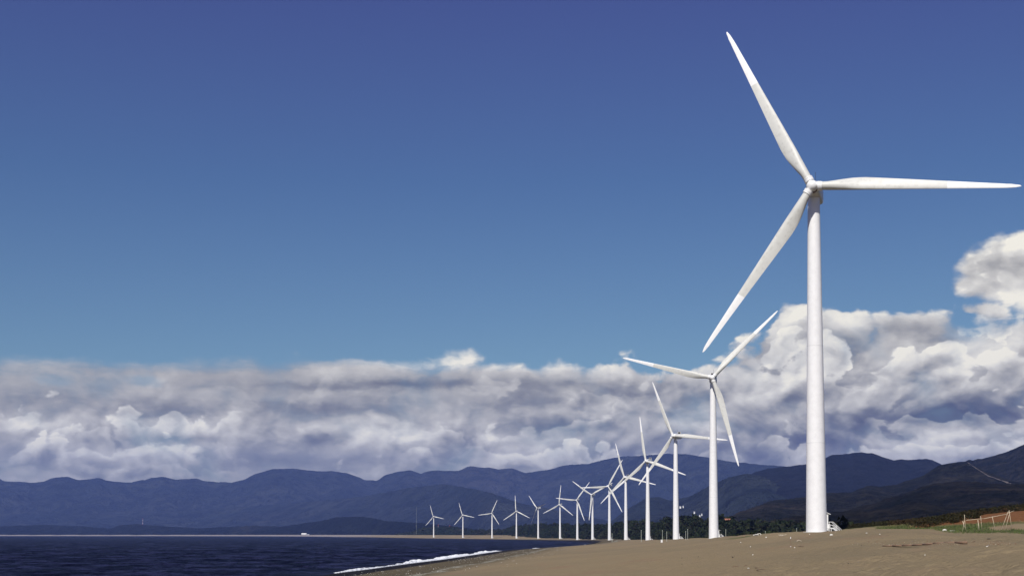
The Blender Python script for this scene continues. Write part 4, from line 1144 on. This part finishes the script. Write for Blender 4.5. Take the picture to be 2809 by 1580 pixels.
# thin pale posts standing behind the dune
G_P = 'thin pale posts standing behind the dune crest'
for k, (x, yt, yb, Yd, lab) in enumerate([
        (1817, 1454, 1475, 760, 'pale post between the third and second turbine, taller of the left pair'), (1829, 1458, 1472, 780, 'short post on the hummock left of the third turbine tower'),
        (1881, 1457, 1478, 700, 'left one of two posts just right of the third turbine'), (1886.5, 1451, 1473, 730, 'right and taller one of two posts just right of the third turbine'),
        (1991, 1452, 1476, 560, 'lone tall pale post right of the second turbine stairs'), (1759, 1454, 1473, 950, 'pale post between the fifth and fourth turbine'),
        (2099.6, 1457, 1468, 420, 'short post with white top right of the white snag'), (2185.5, 1449, 1460, 400, 'faint short post left of the nearest tower'),
        (2334.5, 1448, 1459, 330, 'first short fence post right of the nearest stairs'), (2343, 1450, 1460, 330, 'second short fence post right of the nearest stairs'),
        (2350.5, 1448, 1460, 330, 'third and lightest fence post right of the nearest stairs'), (2388.5, 1449, 1460, 330, 'separate short fence post farther right of the nearest stairs'),
        (1679, 1463, 1475, 1500, 'tiny post beside the door of the sixth turbine')]):
    t_, b_ = Vector(at(x, yt, Yd)), Vector(at(x, yb, Yd)); b_.z = min(b_.z, ground_z(b_.x, b_.y)) - .2; r = max(.05, .5 * px(1, t_))
    bm = bmesh.new(); add_bar(bm, (0, 0, 0), (0, 0, t_.z - b_.z), r, r * .8, 8); add_box(bm, (0, 0, t_.z - b_.z), (r * 2.6, r * 2.6, r * 3))
    o = bm_obj('post', bm, M_POST); o.location = b_; o.name = 'marker_post'; tag(o, lab, 'post', G_P)
b_ = Vector(at(1815, 1474, 700)); bm = bmesh.new(); add_box(bm, (0, 0, .6), (.9, .9, 1.5)); add_box(bm, (0, 0, 1.38), (1.05, 1.05, .1)); o = bm_obj('utility_box', bm, M_WHITE); o.location = (b_.x, 700, ground_z(b_.x, 700)); tag(o, 'small white utility box left of the third turbine post', 'utility box')

# ------------------------------------------------------------------ far away: masts and buildings
def mast(x, yt, yb, Yd, w, bands, lab):
    t_, b_ = Vector(at(x, yt, Yd)), Vector(at(x, yb, Yd)); h = t_.z - b_.z
    root = thing('lattice_mast' if bands else 'guyed_mast', lab, 'mast', b_)
    n = bands or 1
    for k in range(n):
        bm = bmesh.new()
        z0, z1 = h * k / n, h * (k + 1) / n
        for sx, sy in ((-1, -1), (1, -1), (1, 1), (-1, 1)):
            f0, f1 = w * (1 - .45 * z0 / h) / 2, w * (1 - .45 * z1 / h) / 2
            add_bar(bm, (sx * f0, sy * f0, z0), (sx * f1, sy * f1, z1), w * .11, n=4)
            add_bar(bm, (sx * f0, sy * f0, z0), (-sy * f1 if sx == sy else sx * f1, sx * f1 if sx == sy else -sy * f1, z1), w * .08, n=4)
        bm_obj('mast_section', bm, (M_WHITE if k % 2 else M_RED) if bands else M_POST, root)
    return root
mast(1142, 1390, 1472, 5600, .7, 0, 'very tall hair-thin mast left of the farthest turbine')
mast(1233.6, 1440, 1466, 6000, 3.4, 7, 'red and white banded mast between the two farthest turbines')
mast(1202, 1437, 1466, 6200, 2.4, 5, 'fainter banded mast just right of the farthest turbine')
mast(391.5, 1421, 1440, 15200, 5.0, 5, 'tiny mast on the low coastal hill at far left')

def house(x, yb, Yd, w, d, h, rh, lab, wall=None, roof=None, rz=0.0, nwin=3):
    b_ = Vector(at(x, yb, Yd)); root = thing('house', lab, 'house', b_, rz)
    bm = bmesh.new(); add_box(bm, (0, 0, h / 2 - 4), (w, d, h + 8)); bm_obj('wall', bm, wall or M_HWALL, root)
    bm = bmesh.new(); e = .5
    v = [bm.verts.new(q) for q in [(-w / 2 - e, -d / 2 - e, h), (w / 2 + e, -d / 2 - e, h), (w / 2 + e, d / 2 + e, h), (-w / 2 - e, d / 2 + e, h), (-w / 2 - e, 0, h + rh), (w / 2 + e, 0, h + rh)]]
    for f in ((0, 1, 5, 4), (2, 3, 4, 5), (0, 4, 3), (1, 2, 5), (0, 3, 2, 1)): bm.faces.new([v[i] for i in f])
    bm_obj('roof', bm, roof or M_HROOF, root)
    for k in range(nwin):
        bm = bmesh.new(); add_box(bm, ((k + .5) / nwin * w - w / 2, -d / 2 - .03, h * .55), (w / nwin * .4, .1, h * .35)); bm_obj('window', bm, M_GLASS, root)
    return root
house(834, 1468.3, 9000, 32, 16, 11, 5, 'largest white building on the far sandspit', roof=M_HWALL)
house(845, 1468.6, 8950, 16, 10, 6, 3, 'grey roofed shed right of the largest white spit building')
house(870, 1468.8, 8800, 10, 8, 4, 2, 'small white hut in the middle of the far sandspit')
house(893, 1468.6, 8600, 12, 8, 3.5, 2, 'low white hut at the right end of the sandspit buildings')
house(771, 1468.2, 10500, 14, 10, 4, 3, 'tiny pale hut left of the white spit buildings')
for x, y, w, lab in ((1904.5, 1404.5, 14, 'brightest white house on the hillside behind the second turbine'), (1919.5, 1413.5, 13, 'lower white house on the hillside behind the second turbine'), (1925, 1410, 10, 'small pale house just above the lower hillside house'),
                     (1866, 1390, 18, 'long pale building row on the slope right of the third turbine'), (1874, 1388.5, 10, 'small roof above the long pale row on the slope')):
    house(x, y, 7400, w * .5, 6, 2.6, 1.5, lab, nwin=2)
house(1994, 1432.5, 1385, 6, 5, 2.0, 2.0, 'red roofed house on the wooded rise right of the second turbine', wall=M_WOODD, roof=M_REDROOF)

# ------------------------------------------------------------------ air
hm = bpy.data.materials.new('haze_air'); hm.use_nodes = True
ht = NT(hm.node_tree); ht.n.clear()
ho = ht.new('ShaderNodeOutputMaterial'); hv = ht.new('ShaderNodeVolumePrincipled')
hv.inputs['Color'].default_value = (.28, .42, 1.0, 1)
hv.inputs['Density'].default_value = 2.3e-5
hv.inputs['Anisotropy'].default_value = 0.0
ht.l.new(hv.outputs[0], ho.inputs['Volume'])
bmh = bmesh.new(); add_box(bmh, (0, 0, (-5 + 1420) / 2), (49000, 49000, 1425))
haze = bm_obj('haze', bmh, hm); haze['kind'] = 'stuff'
